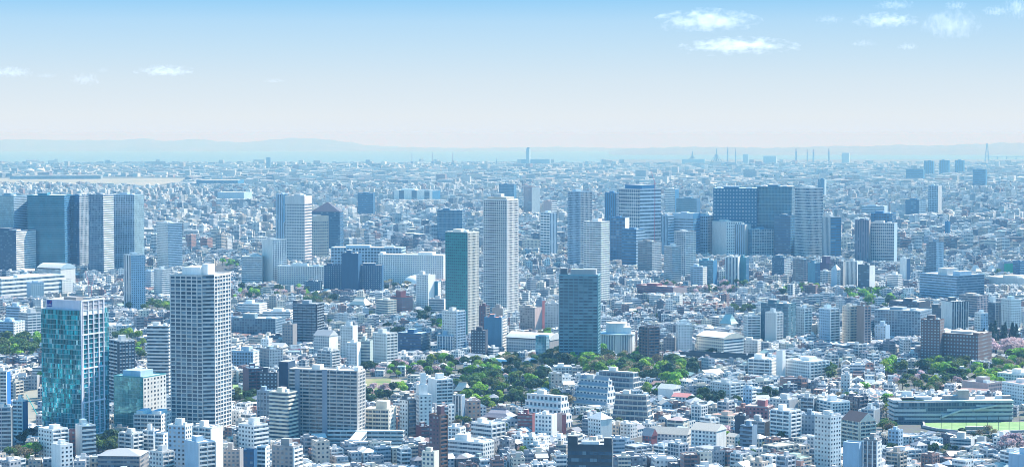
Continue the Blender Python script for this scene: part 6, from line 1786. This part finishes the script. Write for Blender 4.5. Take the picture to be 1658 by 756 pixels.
for i in near_house + near_apt:
    made.add(i)
    apt = bool(is_apt[i])
    w, d, h = float(fw[i]), float(fd[i]), float(fh_[i])
    wc, rc = tuple(wcol[i]), tuple(rcol[i])
    sty_f, sty_r = STY[sty[i]], STY[shade_sty[i]]
    pent = []
    big = vis_b[i] > 90
    if apt and big and fy[i] < 2700:
        g = {'bal': 'gbal', 'pun': 'gwin', 'grid': 'ggrid', 'rib': 'rib'}
        sty_f, sty_r = g[sty_f], g[sty_r]
    if pent_on[i]:
        a, b = rr.uniform(.08, .5), rr.uniform(.1, .5)
        pent.append((a, a + rr.uniform(.25, .4), b, b + rr.uniform(.3, .4), rr.uniform(2.2, 3.6), wc, 'stair_tower'))
        if rr.random() < .5:
            pent.append((.06, .06 + .2, .06 if b > .3 else .7, .06 + .2 if b > .3 else .9, rr.uniform(1, 1.9), C['W'] if rr.random() < .6 else C['G'], 'water_tank' if apt else 'air_conditioner'))
    if not gable[i]:
        for q in range(rr.randint(1, 3)):
            u, v2 = rr.choice((.05, .44, .82)), rr.choice((.06, .78))
            if not any(e[0] - .13 < u < e[1] and e[2] - .15 < v2 < e[3] for e in pent):
                pent.append((u, u + rr.uniform(.07, .13), v2, v2 + rr.uniform(.08, .15), rr.uniform(.7, 1.5), rr.choice((C['L'], C['G'], C['W'], C['GY'])), 'air_conditioner'))
    kind = ('hip' if hipr[i] else 'gable') if gable[i] else 'flat'
    nm, ct, grp = ('apartment_building', 'apartment block', 'apartment blocks across the city') if apt else ('house', 'house', 'houses packed across the city')
    root = building(nm, namer.label(i), ct, (float(fx[i]), float(fy[i]), float(fz[i])), float(fa[i]), rect(w, d), h, [sty_f, sty_r, sty_r.replace('gbal', 'bal').replace('gwin', 'pun').replace('ggrid', 'grid'), sty_f.replace('gbal', 'bal').replace('gwin', 'pun').replace('ggrid', 'grid')], [wc, wc, wc, wc],
             fh=3.1, group=grp, roof=kind, roofcol=rc, rim=.7, ridge=.24 * min(w, d) + .6, pent=pent)
    if not apt and not gable[i] and vis_b[i] > 60 and rr.random() < .6:
        m = MB(); z = h * .5 + .1; ww = w * rr.uniform(.4, .8); s = rr.choice((-1, 1)) * (w - ww) / 2
        m.box(s - ww / 2, s + ww / 2, -d / 2 - 1.1, -d / 2 - .01, z - .2, z + .95, 'wall', wc); m.build('balcony', root)
# ---- the rest in one mesh of its own kind
class Quads:
    def __init__(self):
        self.v, self.u, self.c, self.m = [], [], [], []
    def add(self, v, u, c, m):
        self.v.append(v); self.u.append(u); self.c.append(c); self.m.append(m)
    def build(self, name, mats, **tags):
        v = np.concatenate(self.v).astype(np.float32); u = np.concatenate(self.u).astype(np.float32); c = np.concatenate(self.c).astype(np.float32); m = np.concatenate(self.m).astype(np.int32)
        n = len(v)
        me = bpy.data.meshes.new(name)
        me.vertices.add(n * 4); me.loops.add(n * 4); me.polygons.add(n)
        me.vertices.foreach_set('co', v.ravel())
        me.loops.foreach_set('vertex_index', np.arange(n * 4, dtype=np.int32))
        me.polygons.foreach_set('loop_start', np.arange(0, n * 4, 4, dtype=np.int32))
        me.polygons.foreach_set('material_index', m)
        for k in mats:
            me.materials.append(MAT[k])
        uvl = me.uv_layers.new(name='UVMap'); uvl.data.foreach_set('uv', u.ravel())
        at = me.attributes.new('col', 'FLOAT_COLOR', 'CORNER')
        cc = np.ones((n, 4, 4), np.float32); cc[:, :, :3] = c[:, None, :]
        at.data.foreach_set('color', cc.ravel())
        me.update(calc_edges=True)
        me.validate()
        o = bpy.data.objects.new(name, me)
        COL.objects.link(o)
        tag(o, **tags)
        return o
MASS = ['pun', 'rib', 'bal', 'grid', 'wall', 'roof', 'tile']
def mass(name, idx, **tags):
    Q = Quads()
    def blocks(cx, cyy, z0, z1, w, d, a, c, st, rc, rim, closed=True, dz=None):
        n = len(cx)
        ca, sa = np.cos(a), np.sin(a)
        X = np.stack([-w, w, w, -w], 1) / 2; Y = np.stack([-d, -d, d, d], 1) / 2
        wx = cx[:, None] + X * ca[:, None] - Y * sa[:, None]; wy = cyy[:, None] + X * sa[:, None] + Y * ca[:, None]
        ko = rng.integers(0, 400, n)
        for e in range(4):
            f = (e + 1) % 4
            L_ = w if e % 2 == 0 else d
            v = np.stack([np.stack([wx[:, e], wy[:, e], z0], 1), np.stack([wx[:, f], wy[:, f], z0], 1), np.stack([wx[:, f], wy[:, f], z1], 1), np.stack([wx[:, e], wy[:, e], z1], 1)], 1)
            nb = np.maximum(1, np.round(L_ / 3.2)); nf = np.maximum(1, np.round((z1 - z0) / 3.1))
            u = np.stack([np.stack([ko, ko], 1), np.stack([ko + nb, ko], 1), np.stack([ko + nb, ko + nf], 1), np.stack([ko, ko + nf], 1)], 1)
            Q.add(v, u, c, st if e < 2 else np.where(st < 4, 0, st)); ko = ko + 7
        v = np.stack([np.stack([wx[:, e], wy[:, e], z1 - (rim if rim is not None else 0)], 1) for e in range(4)], 1)
        Q.add(v, np.zeros((n, 4, 2)), rc, np.full(n, 5))
        if rim is not None:
            k = .4
            sx = 1 - k * 2 / w; sy = 1 - k * 2 / d
            ix = cx[:, None] + X * sx[:, None] * ca[:, None] - Y * sy[:, None] * sa[:, None]; iy = cyy[:, None] + X * sx[:, None] * sa[:, None] + Y * sy[:, None] * ca[:, None]
            for e in range(4):
                f = (e + 1) % 4
                t = np.stack([np.stack([wx[:, e], wy[:, e], z1], 1), np.stack([wx[:, f], wy[:, f], z1], 1), np.stack([ix[:, f], iy[:, f], z1], 1), np.stack([ix[:, e], iy[:, e], z1], 1)], 1)
                Q.add(t, np.zeros((n, 4, 2)), c, np.full(n, 4))
                t = np.stack([np.stack([ix[:, e], iy[:, e], z1], 1), np.stack([ix[:, f], iy[:, f], z1], 1), np.stack([ix[:, f], iy[:, f], z1 - .95], 1), np.stack([ix[:, e], iy[:, e], z1 - .95], 1)], 1)
                Q.add(t, np.zeros((n, 4, 2)), c, np.full(n, 4))
        return wx, wy
    I = idx[~gable[idx]]
    J = I[zone[I] == 0]; K = I[zone[I] > 0]
    if len(J):
        blocks(fx[J], fy[J], fz[J] - 2, fz[J] + fh_[J], fw[J], fd[J], fa[J], wcol[J], sty[J], rcol[J], .9)
    if len(K):
        blocks(fx[K], fy[K], fz[K] - 2, fz[K] + fh_[K], fw[K], fd[K], fa[K], wcol[K], sty[K], rcol[K], None)
    P2 = I[pent_on[I]]
    if len(P2):
        n = len(P2)
        ox, oy = rng.uniform(-.22, .22, n) * fw[P2], rng.uniform(-.22, .22, n) * fd[P2]
        ca, sa = np.cos(fa[P2]), np.sin(fa[P2])
        blocks(fx[P2] + ox * ca - oy * sa, fy[P2] + ox * sa + oy * ca, fz[P2] + fh_[P2] - 1.0, fz[P2] + fh_[P2] + rng.uniform(1.4, 3.2, n), fw[P2] * rng.uniform(.25, .45, n), fd[P2] * rng.uniform(.25, .45, n), fa[P2], wcol[P2], np.full(n, 4), rcol[P2], None)
    for rep in range(3):
        n = len(I)
        sm = I[(zone[I] == 0) & (rng.random(n) < .6)]
        n = len(sm)
        if n:
            ox, oy = rng.uniform(-.36, .36, n) * fw[sm], rng.uniform(-.34, .34, n) * fd[sm]
            ca, sa = np.cos(fa[sm]), np.sin(fa[sm])
            blocks(fx[sm] + ox * ca - oy * sa, fy[sm] + ox * sa + oy * ca, fz[sm] + fh_[sm] - 1.0, fz[sm] + fh_[sm] + rng.uniform(.3, 1.3, n), np.full(n, 1.6), rng.uniform(1.2, 2.8, n), fa[sm], rng.choice([.25, .4, .6, .75], (n, 1)) * np.ones((1, 3)), np.full(n, 4), np.tile([[.5, .5, .5]], (n, 1)), None)
    G = idx[gable[idx]]
    if len(G):
        n = len(G)
        w, d, a = fw[G], fd[G], fa[G]
        wx, wy = blocks(fx[G], fy[G], fz[G] - 2, fz[G] + fh_[G] - 1.2, w, d, a, wcol[G], sty[G], rcol[G], None)
        ca, sa = np.cos(a), np.sin(a)
        ov = .5
        X = np.stack([-w - 2 * ov, w + 2 * ov, w + 2 * ov, -w - 2 * ov], 1) / 2; Y = np.stack([-d - 2 * ov, -d - 2 * ov, d + 2 * ov, d + 2 * ov], 1) / 2
        ex = fx[G][:, None] + X * ca[:, None] - Y * sa[:, None]; ey = fy[G][:, None] + X * sa[:, None] + Y * ca[:, None]
        ze = fz[G] + fh_[G] - 1.18; zr = ze + .24 * np.minimum(w, d) + .6
        q = np.where(hipr[G], .3, .0)
        along = d >= w       # ridge along the longer side
        R0x = np.where(along, (ex[:, 0] + ex[:, 1]) / 2, (ex[:, 0] + ex[:, 3]) / 2); R0y = np.where(along, (ey[:, 0] + ey[:, 1]) / 2, (ey[:, 0] + ey[:, 3]) / 2)
        R1x = np.where(along, (ex[:, 2] + ex[:, 3]) / 2, (ex[:, 1] + ex[:, 2]) / 2); R1y = np.where(along, (ey[:, 2] + ey[:, 3]) / 2, (ey[:, 1] + ey[:, 2]) / 2)
        r0x, r0y = R0x + (R1x - R0x) * q, R0y + (R1y - R0y) * q; r1x, r1y = R1x + (R0x - R1x) * q, R1y + (R0y - R1y) * q
        E = [np.stack([ex[:, k], ey[:, k], ze], 1) for k in range(4)]
        r0_ = np.stack([r0x, r0y, zr], 1); r1_ = np.stack([r1x, r1y, zr], 1)
        al = along[:, None]
        zz = np.zeros((n, 4, 2))
        s = lambda A, B: np.where(al, A, B)
        # two slopes, two ends
        Q.add(np.stack([s(E[1], E[0]), s(E[2], E[1]), r1_, r0_], 1), zz, rcol[G], np.full(n, 6))
        Q.add(np.stack([s(E[3], E[2]), s(E[0], E[3]), r0_, r1_], 1), zz, rcol[G], np.full(n, 6))
        for A, B, rdg in ((s(E[0], E[3]), s(E[1], E[0]), r0_), (s(E[2], E[1]), s(E[3], E[2]), r1_)):
            M_ = (A + B) / 2
            hc = np.where(hipr[G][:, None], rcol[G], wcol[G])
            Q.add(np.stack([A, M_ + [0, 0, 0.0005], B, rdg], 1), zz, hc, np.where(hipr[G], 6, 4))
    return Q.build(name, MASS, **tags)
rest = np.array([i for i in standing if i not in made])
hs = rest[(zone[rest] == 0) & (~is_apt[rest])]
ap = rest[(zone[rest] == 0) & is_apt[rest]]
far = rest[zone[rest] > 0]
mass('housing', hs, label='dense low houses filling the quarters between the named buildings', cat='housing', kind='stuff')
mass('apartment_housing', ap, label='further mid-rise apartment blocks scattered among the low houses', cat='housing', kind='stuff')
mass('far_off_city', far, label='endless far-off city of pale blocks reaching to the bay', cat='city', kind='stuff')
print('FILL', N_, len(keep), 'house', len(near_house), 'apt', len(near_apt), 'rest', len(hs), len(ap), len(far), 'minvis', vis_b[near_house[-1]], vis_b[near_apt[-1]])
# ------------------------------------------------------------------ trees
LEAF = {'m': ((.085, .150, .045), (.115, .175, .055), (.065, .120, .040)), 'd': ((.038, .085, .042), (.055, .105, .050), (.030, .070, .038)), 'l': ((.24, .40, .05), (.30, .45, .07), (.18, .33, .05)),
        'c': ((.55, .42, .44), (.62, .50, .51), (.46, .34, .37)), 'b': ((.22, .19, .11), (.27, .24, .14), (.18, .155, .10)), 'k': ((.014, .050, .042), (.020, .060, .048), (.012, .042, .036))}
TNAME = {'m': ('broadleaf_tree', 'mid-green round tree', 'tree'), 'd': ('evergreen_tree', 'dark evergreen tree', 'tree'), 'l': ('spring_tree', 'fresh lime-green tree', 'tree'), 'c': ('cherry_tree', 'pink blossoming cherry tree', 'cherry tree'),
         'b': ('bare_tree', 'brownish half-bare tree', 'tree'), 'k': ('conifer_tree', 'dark blue-green pointed conifer', 'conifer')}
def crown_quads(kind, seed, n):
    """leaf clumps for a crown of radius 1 whose middle is at height 0: (n,4,3) corners and (n,3) colours"""
    g = np.random.default_rng(seed)
    if kind == 'k':
        t = g.random(n) ** .75
        a = g.uniform(0, 2 * np.pi, n)
        rad = (.08 + .62 * (1 - t)) * (.55 + .5 * g.random(n)) * (1 + .18 * np.sin(t * 34))
        c = np.stack([rad * np.cos(a), rad * np.sin(a), -1.0 + 2.9 * t], 1)
        lob = (t * 8).astype(int)
    else:
        k = 9
        lc = g.normal(0, 1, (k, 3)); lc /= np.linalg.norm(lc, axis=1)[:, None]; lc *= g.uniform(.28, .62, (k, 1)); lc[:, 2] = lc[:, 2] * .75 + .05
        lr = g.uniform(.34, .56, k)
        lob = g.integers(0, k, n)
        d = g.normal(0, 1, (n, 3)); d /= np.linalg.norm(d, axis=1)[:, None]; d[:, 2] = np.where(d[:, 2] < -.35, -d[:, 2], d[:, 2])
        c = lc[lob] + d * lr[lob][:, None] * g.uniform(.7, 1.08, n)[:, None] ** .5
        c[:, 2] *= .86
    size = {'b': .085, 'c': .12, 'k': .12}.get(kind, .15) * g.uniform(.7, 1.3, n)
    nn = g.normal(0, 1, (n, 3)); out = c / np.maximum(np.linalg.norm(c, axis=1)[:, None], .05)
    nn = nn * .55 + out; nn /= np.linalg.norm(nn, axis=1)[:, None]
    t1 = np.cross(nn, g.normal(0, 1, (n, 3))); t1 /= np.maximum(np.linalg.norm(t1, axis=1)[:, None], 1e-4)
    t2 = np.cross(nn, t1)
    s = size[:, None]
    v = np.stack([c - t1 * s, c - t2 * s * .8, c + t1 * s, c + t2 * s * .8], 1)
    pal = np.array(LEAF[kind])
    col = pal[(lob + g.integers(0, 2, n)) % 3] * g.uniform(.8, 1.25, (n, 1))
    return v, col
def trunk_mb(kind):
    m = MB(); bc = (.09, .07, .055)
    r = random.Random(ord(kind))
    m.tube([(0, 0, -1.5), (.02, 0, -.9), (.0, .03, -.3), (.03, .02, .35)], [.085, .065, .05, .02], 'bark', bc, 6)
    for k in range(3):
        a = k * 2.1 + r.random()
        m.tube([(0, 0, -.55 + .12 * k), (.22 * math.cos(a), .22 * math.sin(a), -.2 + .1 * k), (.45 * math.cos(a), .45 * math.sin(a), .1 + .1 * k)], [.035, .025, .012], 'bark', bc, 5)
    return m
TEMPL = {}
for kd in LEAF:
    for s in range(3):
        n = {'b': 520, 'c': 520, 'k': 620}.get(kd, 620)
        v, c = crown_quads(kd, 100 * ord(kd) + s, n)
        Q = Quads(); Q.add(v, np.zeros((n, 4, 2)), c, np.zeros(n))
        o = Q.build('crown', ['leaf'])
        COL.objects.unlink(o)
        TEMPL[(kd, s)] = (o, v, c)
    o = trunk_mb(kd).build('trunk'); COL.objects.unlink(o)
    TEMPL[(kd, 'trunk')] = o
SH = {'k': 1.0, 'd': 1.05}
order_t = [k for k in np.argsort(-vis_t) if vis_t[k] > 0]
cap = {}
things_t = []
for k in order_t:
    kd = TREES[k][3 + 1]
    if len(things_t) < 420 and cap.get(kd, 0) < 150 and vis_t[k] >= 6:
        things_t.append(k); cap[kd] = cap.get(kd, 0) + 1
tn = Namer([(k, TNAME[TREES[k][4]][1], *project(*TREES[k][:3])) for k in order_t])
for k in things_t:
    x, y, z, r, kd = TREES[k]
    nm, ph, ct = TNAME[kd]
    t = thing(nm, tn.label(k), ct, (x, y, z), 0, 'trees in the parks and gardens')
    zc = 1.42 * r
    rz = (x * 7.3 + y * 3.1) % 6.28
    o = TEMPL[(kd, k % 3)][0]
    c = o.copy(); COL.objects.link(c); c.parent = t; c.location = (0, 0, zc); c.scale = (r, r, r * SH.get(kd, .92)); c.rotation_euler = (0, 0, rz)
    o = TEMPL[(kd, 'trunk')]
    c = o.copy(); COL.objects.link(c); c.parent = t; c.location = (0, 0, zc); c.scale = (r, r, r); c.rotation_euler = (0, 0, rz)
rest_t = [k for k in order_t if k not in set(things_t)]
if rest_t:
    Q = Quads()
    for k in rest_t:
        x, y, z, r, kd = TREES[k]
        _, v, c = TEMPL[(kd, k % 3)]
        m = 160 if y > 2600 else 400
        vv = v[:m] * (1.0 if m == 400 else 1.0)
        if m == 160:
            ctr = vv.mean(axis=1, keepdims=True); vv = ctr + (vv - ctr) * 1.7
        vv = vv * r + np.array([x, y, z + 1.42 * r])
        Q.add(vv, np.zeros((len(vv), 4, 2)), c[:m], np.zeros(len(vv)))
    Q.build('woodland', ['leaf'], label='further garden and street trees reading as one mass', cat='woodland', kind='stuff')
print('TREES', len(TREES), len(things_t), len(rest_t), cap)

# ------------------------------------------------------------------ cars on the avenue
def car(label, px, py, col, rz):
    x, y, z = ground_point(px, py)
    t = thing('car', label, 'car', (x, y, z + .06), rz, 'cars on the avenue')
    m = MB(); m.prism([(-2.2, -.9), (2.2, -.9), (2.2, .9), (-2.2, .9)], .35, .95, 'metal', col); m.build('body', t)
    m = MB(); lo = [(-1.5, -.82, .952), (1.1, -.82, .952), (1.1, .82, .952), (-1.5, .82, .952)]; hi = [(-1.1, -.7, 1.5), (.5, -.7, 1.5), (.5, .7, 1.5), (-1.1, .7, 1.5)]
    m.ring(lo, hi, 'glass', (.03, .05, .07)); m.face(hi, 'metal', col); m.build('cabin', t)
    for sx in (-1.35, 1.35):
        for sy in (-.9, .9):
            m = MB(); m.tube([(sx, sy - .12, .33), (sx, sy + .12, .33)], .33, 'wall', C['K'], 10); m.build('wheel', t)
CARC = [('white', C['W']), ('silver', (.5, .5, .52)), ('black', C['K']), ('red', (.45, .04, .04)), ('blue', (.05, .12, .35))]
for k in range(12):
    f = k / 11
    nm, cc = CARC[(k * 3) % 5 if k % 2 else 0]
    car(f'{nm} car on the pale avenue below the far housing, {ORD[k]} from its near end', 322 + 48 * f + (4 if k % 2 else -4), 464 - 34 * f, cc, R(48))

# ------------------------------------------------------------------ clouds
def cloud_mat(name, dens, scale):
    m = bpy.data.materials.new(name); m.use_nodes = True
    t = m.node_tree
    for n in list(t.nodes):
        if n.type != 'OUTPUT_MATERIAL':
            t.nodes.remove(n)
    pv = t.nodes.new('ShaderNodeVolumePrincipled')
    pv.inputs['Color'].default_value = (1, 1, 1, 1)
    pv.inputs['Anisotropy'].default_value = 0.2
    tc = t.nodes.new('ShaderNodeTexCoord')
    ln = t.nodes.new('ShaderNodeVectorMath'); ln.operation = 'LENGTH'
    t.links.new(tc.outputs['Object'], ln.inputs[0])
    oi = t.nodes.new('ShaderNodeObjectInfo')
    of = t.nodes.new('ShaderNodeVectorMath'); of.operation = 'ADD'
    mp = t.nodes.new('ShaderNodeVectorMath'); mp.operation = 'MULTIPLY'
    t.links.new(tc.outputs['Object'], mp.inputs[0]); mp.inputs[1].default_value = (2.6, 1.3, 1.0)
    t.links.new(mp.outputs[0], of.inputs[0]); t.links.new(oi.outputs['Location'], of.inputs[1])
    n = noise(t, scale, 5, of.outputs[0], 0.25)
    sep = t.nodes.new('ShaderNodeSeparateXYZ'); t.links.new(tc.outputs['Object'], sep.inputs[0])
    fall = mth(t, 'SUBTRACT', 1.0, ln.outputs['Value'])
    base = mth(t, 'MULTIPLY', mth(t, 'MAXIMUM', mth(t, 'MULTIPLY', sep.outputs[2], -1.0), 0), .55)
    v = mth(t, 'SUBTRACT', mth(t, 'ADD', mth(t, 'MULTIPLY', n, 2.9), mth(t, 'MULTIPLY', fall, .8)), mth(t, 'ADD', base, 1.68))
    dn = mth(t, 'MULTIPLY', mth(t, 'MAXIMUM', mth(t, 'MINIMUM', mth(t, 'MULTIPLY', v, 1.7), 1), 0), dens)
    t.links.new(dn, pv.inputs['Density'])
    t.links.new(pv.outputs[0], t.nodes['Material Output'].inputs['Volume'])
    MAT[name] = m
cloud_mat('cloud', 0.0023, 2.1)
cloud_mat('thin_cloud', 0.0013, 2.2)
CLOUDS = [(1145, 37, 150, 34, 'cloud', 'long ragged cloud with a lumpy top, upper of the two broad clouds'), (1195, 77, 170, 26, 'cloud', 'broad flat-bottomed bright cloud under the long ragged cloud'), (1436, 36, 95, 24, 'cloud', 'thick bright sausage-shaped cloud near the top right'),
          (1540, 44, 90, 44, 'thin_cloud', 'hooked wispy cloud trailing downwards near the top right'), (1470, 77, 30, 12, 'cloud', 'tiny round puff below the sausage-shaped cloud'), (1342, 33, 42, 14, 'thin_cloud', 'small faint cloud beside the sausage-shaped cloud'),
          (1448, 10, 60, 16, 'thin_cloud', 'thin ragged cloud touching the upper edge'), (1548, 11, 34, 14, 'cloud', 'small puff at the upper edge beside the corner cloud'), (1612, 20, 40, 16, 'cloud', 'small bright cloud beside the corner cloud'), (1648, 16, 46, 34, 'cloud', 'bright corner cloud cut off by the right border'),
          (268, 117, 86, 18, 'cloud', 'bright arched cloud alone in the pale left sky'), (18, 119, 60, 18, 'cloud', 'soft cloud at the left border'), (138, 131, 52, 20, 'thin_cloud', 'faint double puff between the two brighter left clouds'), (167, 115, 18, 10, 'thin_cloud', 'tiny wisp over the faint double puff'),
          (76, 124, 34, 8, 'thin_cloud', 'pale streak beside the soft left border cloud'), (444, 132, 38, 7, 'thin_cloud', 'barely visible streak in the empty middle of the sky'), (1398, 72, 40, 12, 'thin_cloud', 'ghostly wisp under the sausage-shaped cloud')]
def ico(name, mat):
    import bmesh
    bm = bmesh.new(); bmesh.ops.create_icosphere(bm, subdivisions=3, radius=1.0)
    me = bpy.data.meshes.new(name); bm.to_mesh(me); bm.free(); me.materials.append(MAT[mat]); return me
for px, py, w, h, mt, lb in CLOUDS:
    y = 24000.0
    zc = height_at(y, py)
    s = (y * CP - (zc - CAM_Z) * SP) / F_PX
    o = bpy.data.objects.new('cloud', ico('cloud', mt))
    COL.objects.link(o)
    o.location = ((px - 829) * s, y, zc)
    o.scale = (w * s * .62, w * s * .45, h * s * .72)
    tag(o, lb, 'cloud')
cy.volume_step_rate = 0.6
cy.volume_max_steps = 128

# ------------------------------------------------------------------ haze: one closed box of even air round the camera and the scene
hm = bpy.data.materials.new('haze'); hm.use_nodes = True
t = hm.node_tree
for n in list(t.nodes):
    if n.type != 'OUTPUT_MATERIAL':
        t.nodes.remove(n)
pv = t.nodes.new('ShaderNodeVolumePrincipled')
pv.inputs['Color'].default_value = (*HAZE_COLOR, 1)
pv.inputs['Absorption Color'].default_value = (*HAZE_ABSORB, 1)
pv.inputs['Density'].default_value = HAZE_DENSITY
pv.inputs['Anisotropy'].default_value = 0.0
t.links.new(pv.outputs[0], t.nodes['Material Output'].inputs['Volume'])
MAT['haze'] = hm
m = MB(); m.box(-36000, 36000, -7000, 62000, -280, 262, 'haze', (1, 1, 1)); m.build('haze', None, kind='stuff')

over = [(o.name, o['label']) for o in SC.objects if o.get('label') and len(o['label'].split()) > 16]
print('LONG', len(over), over[:8])
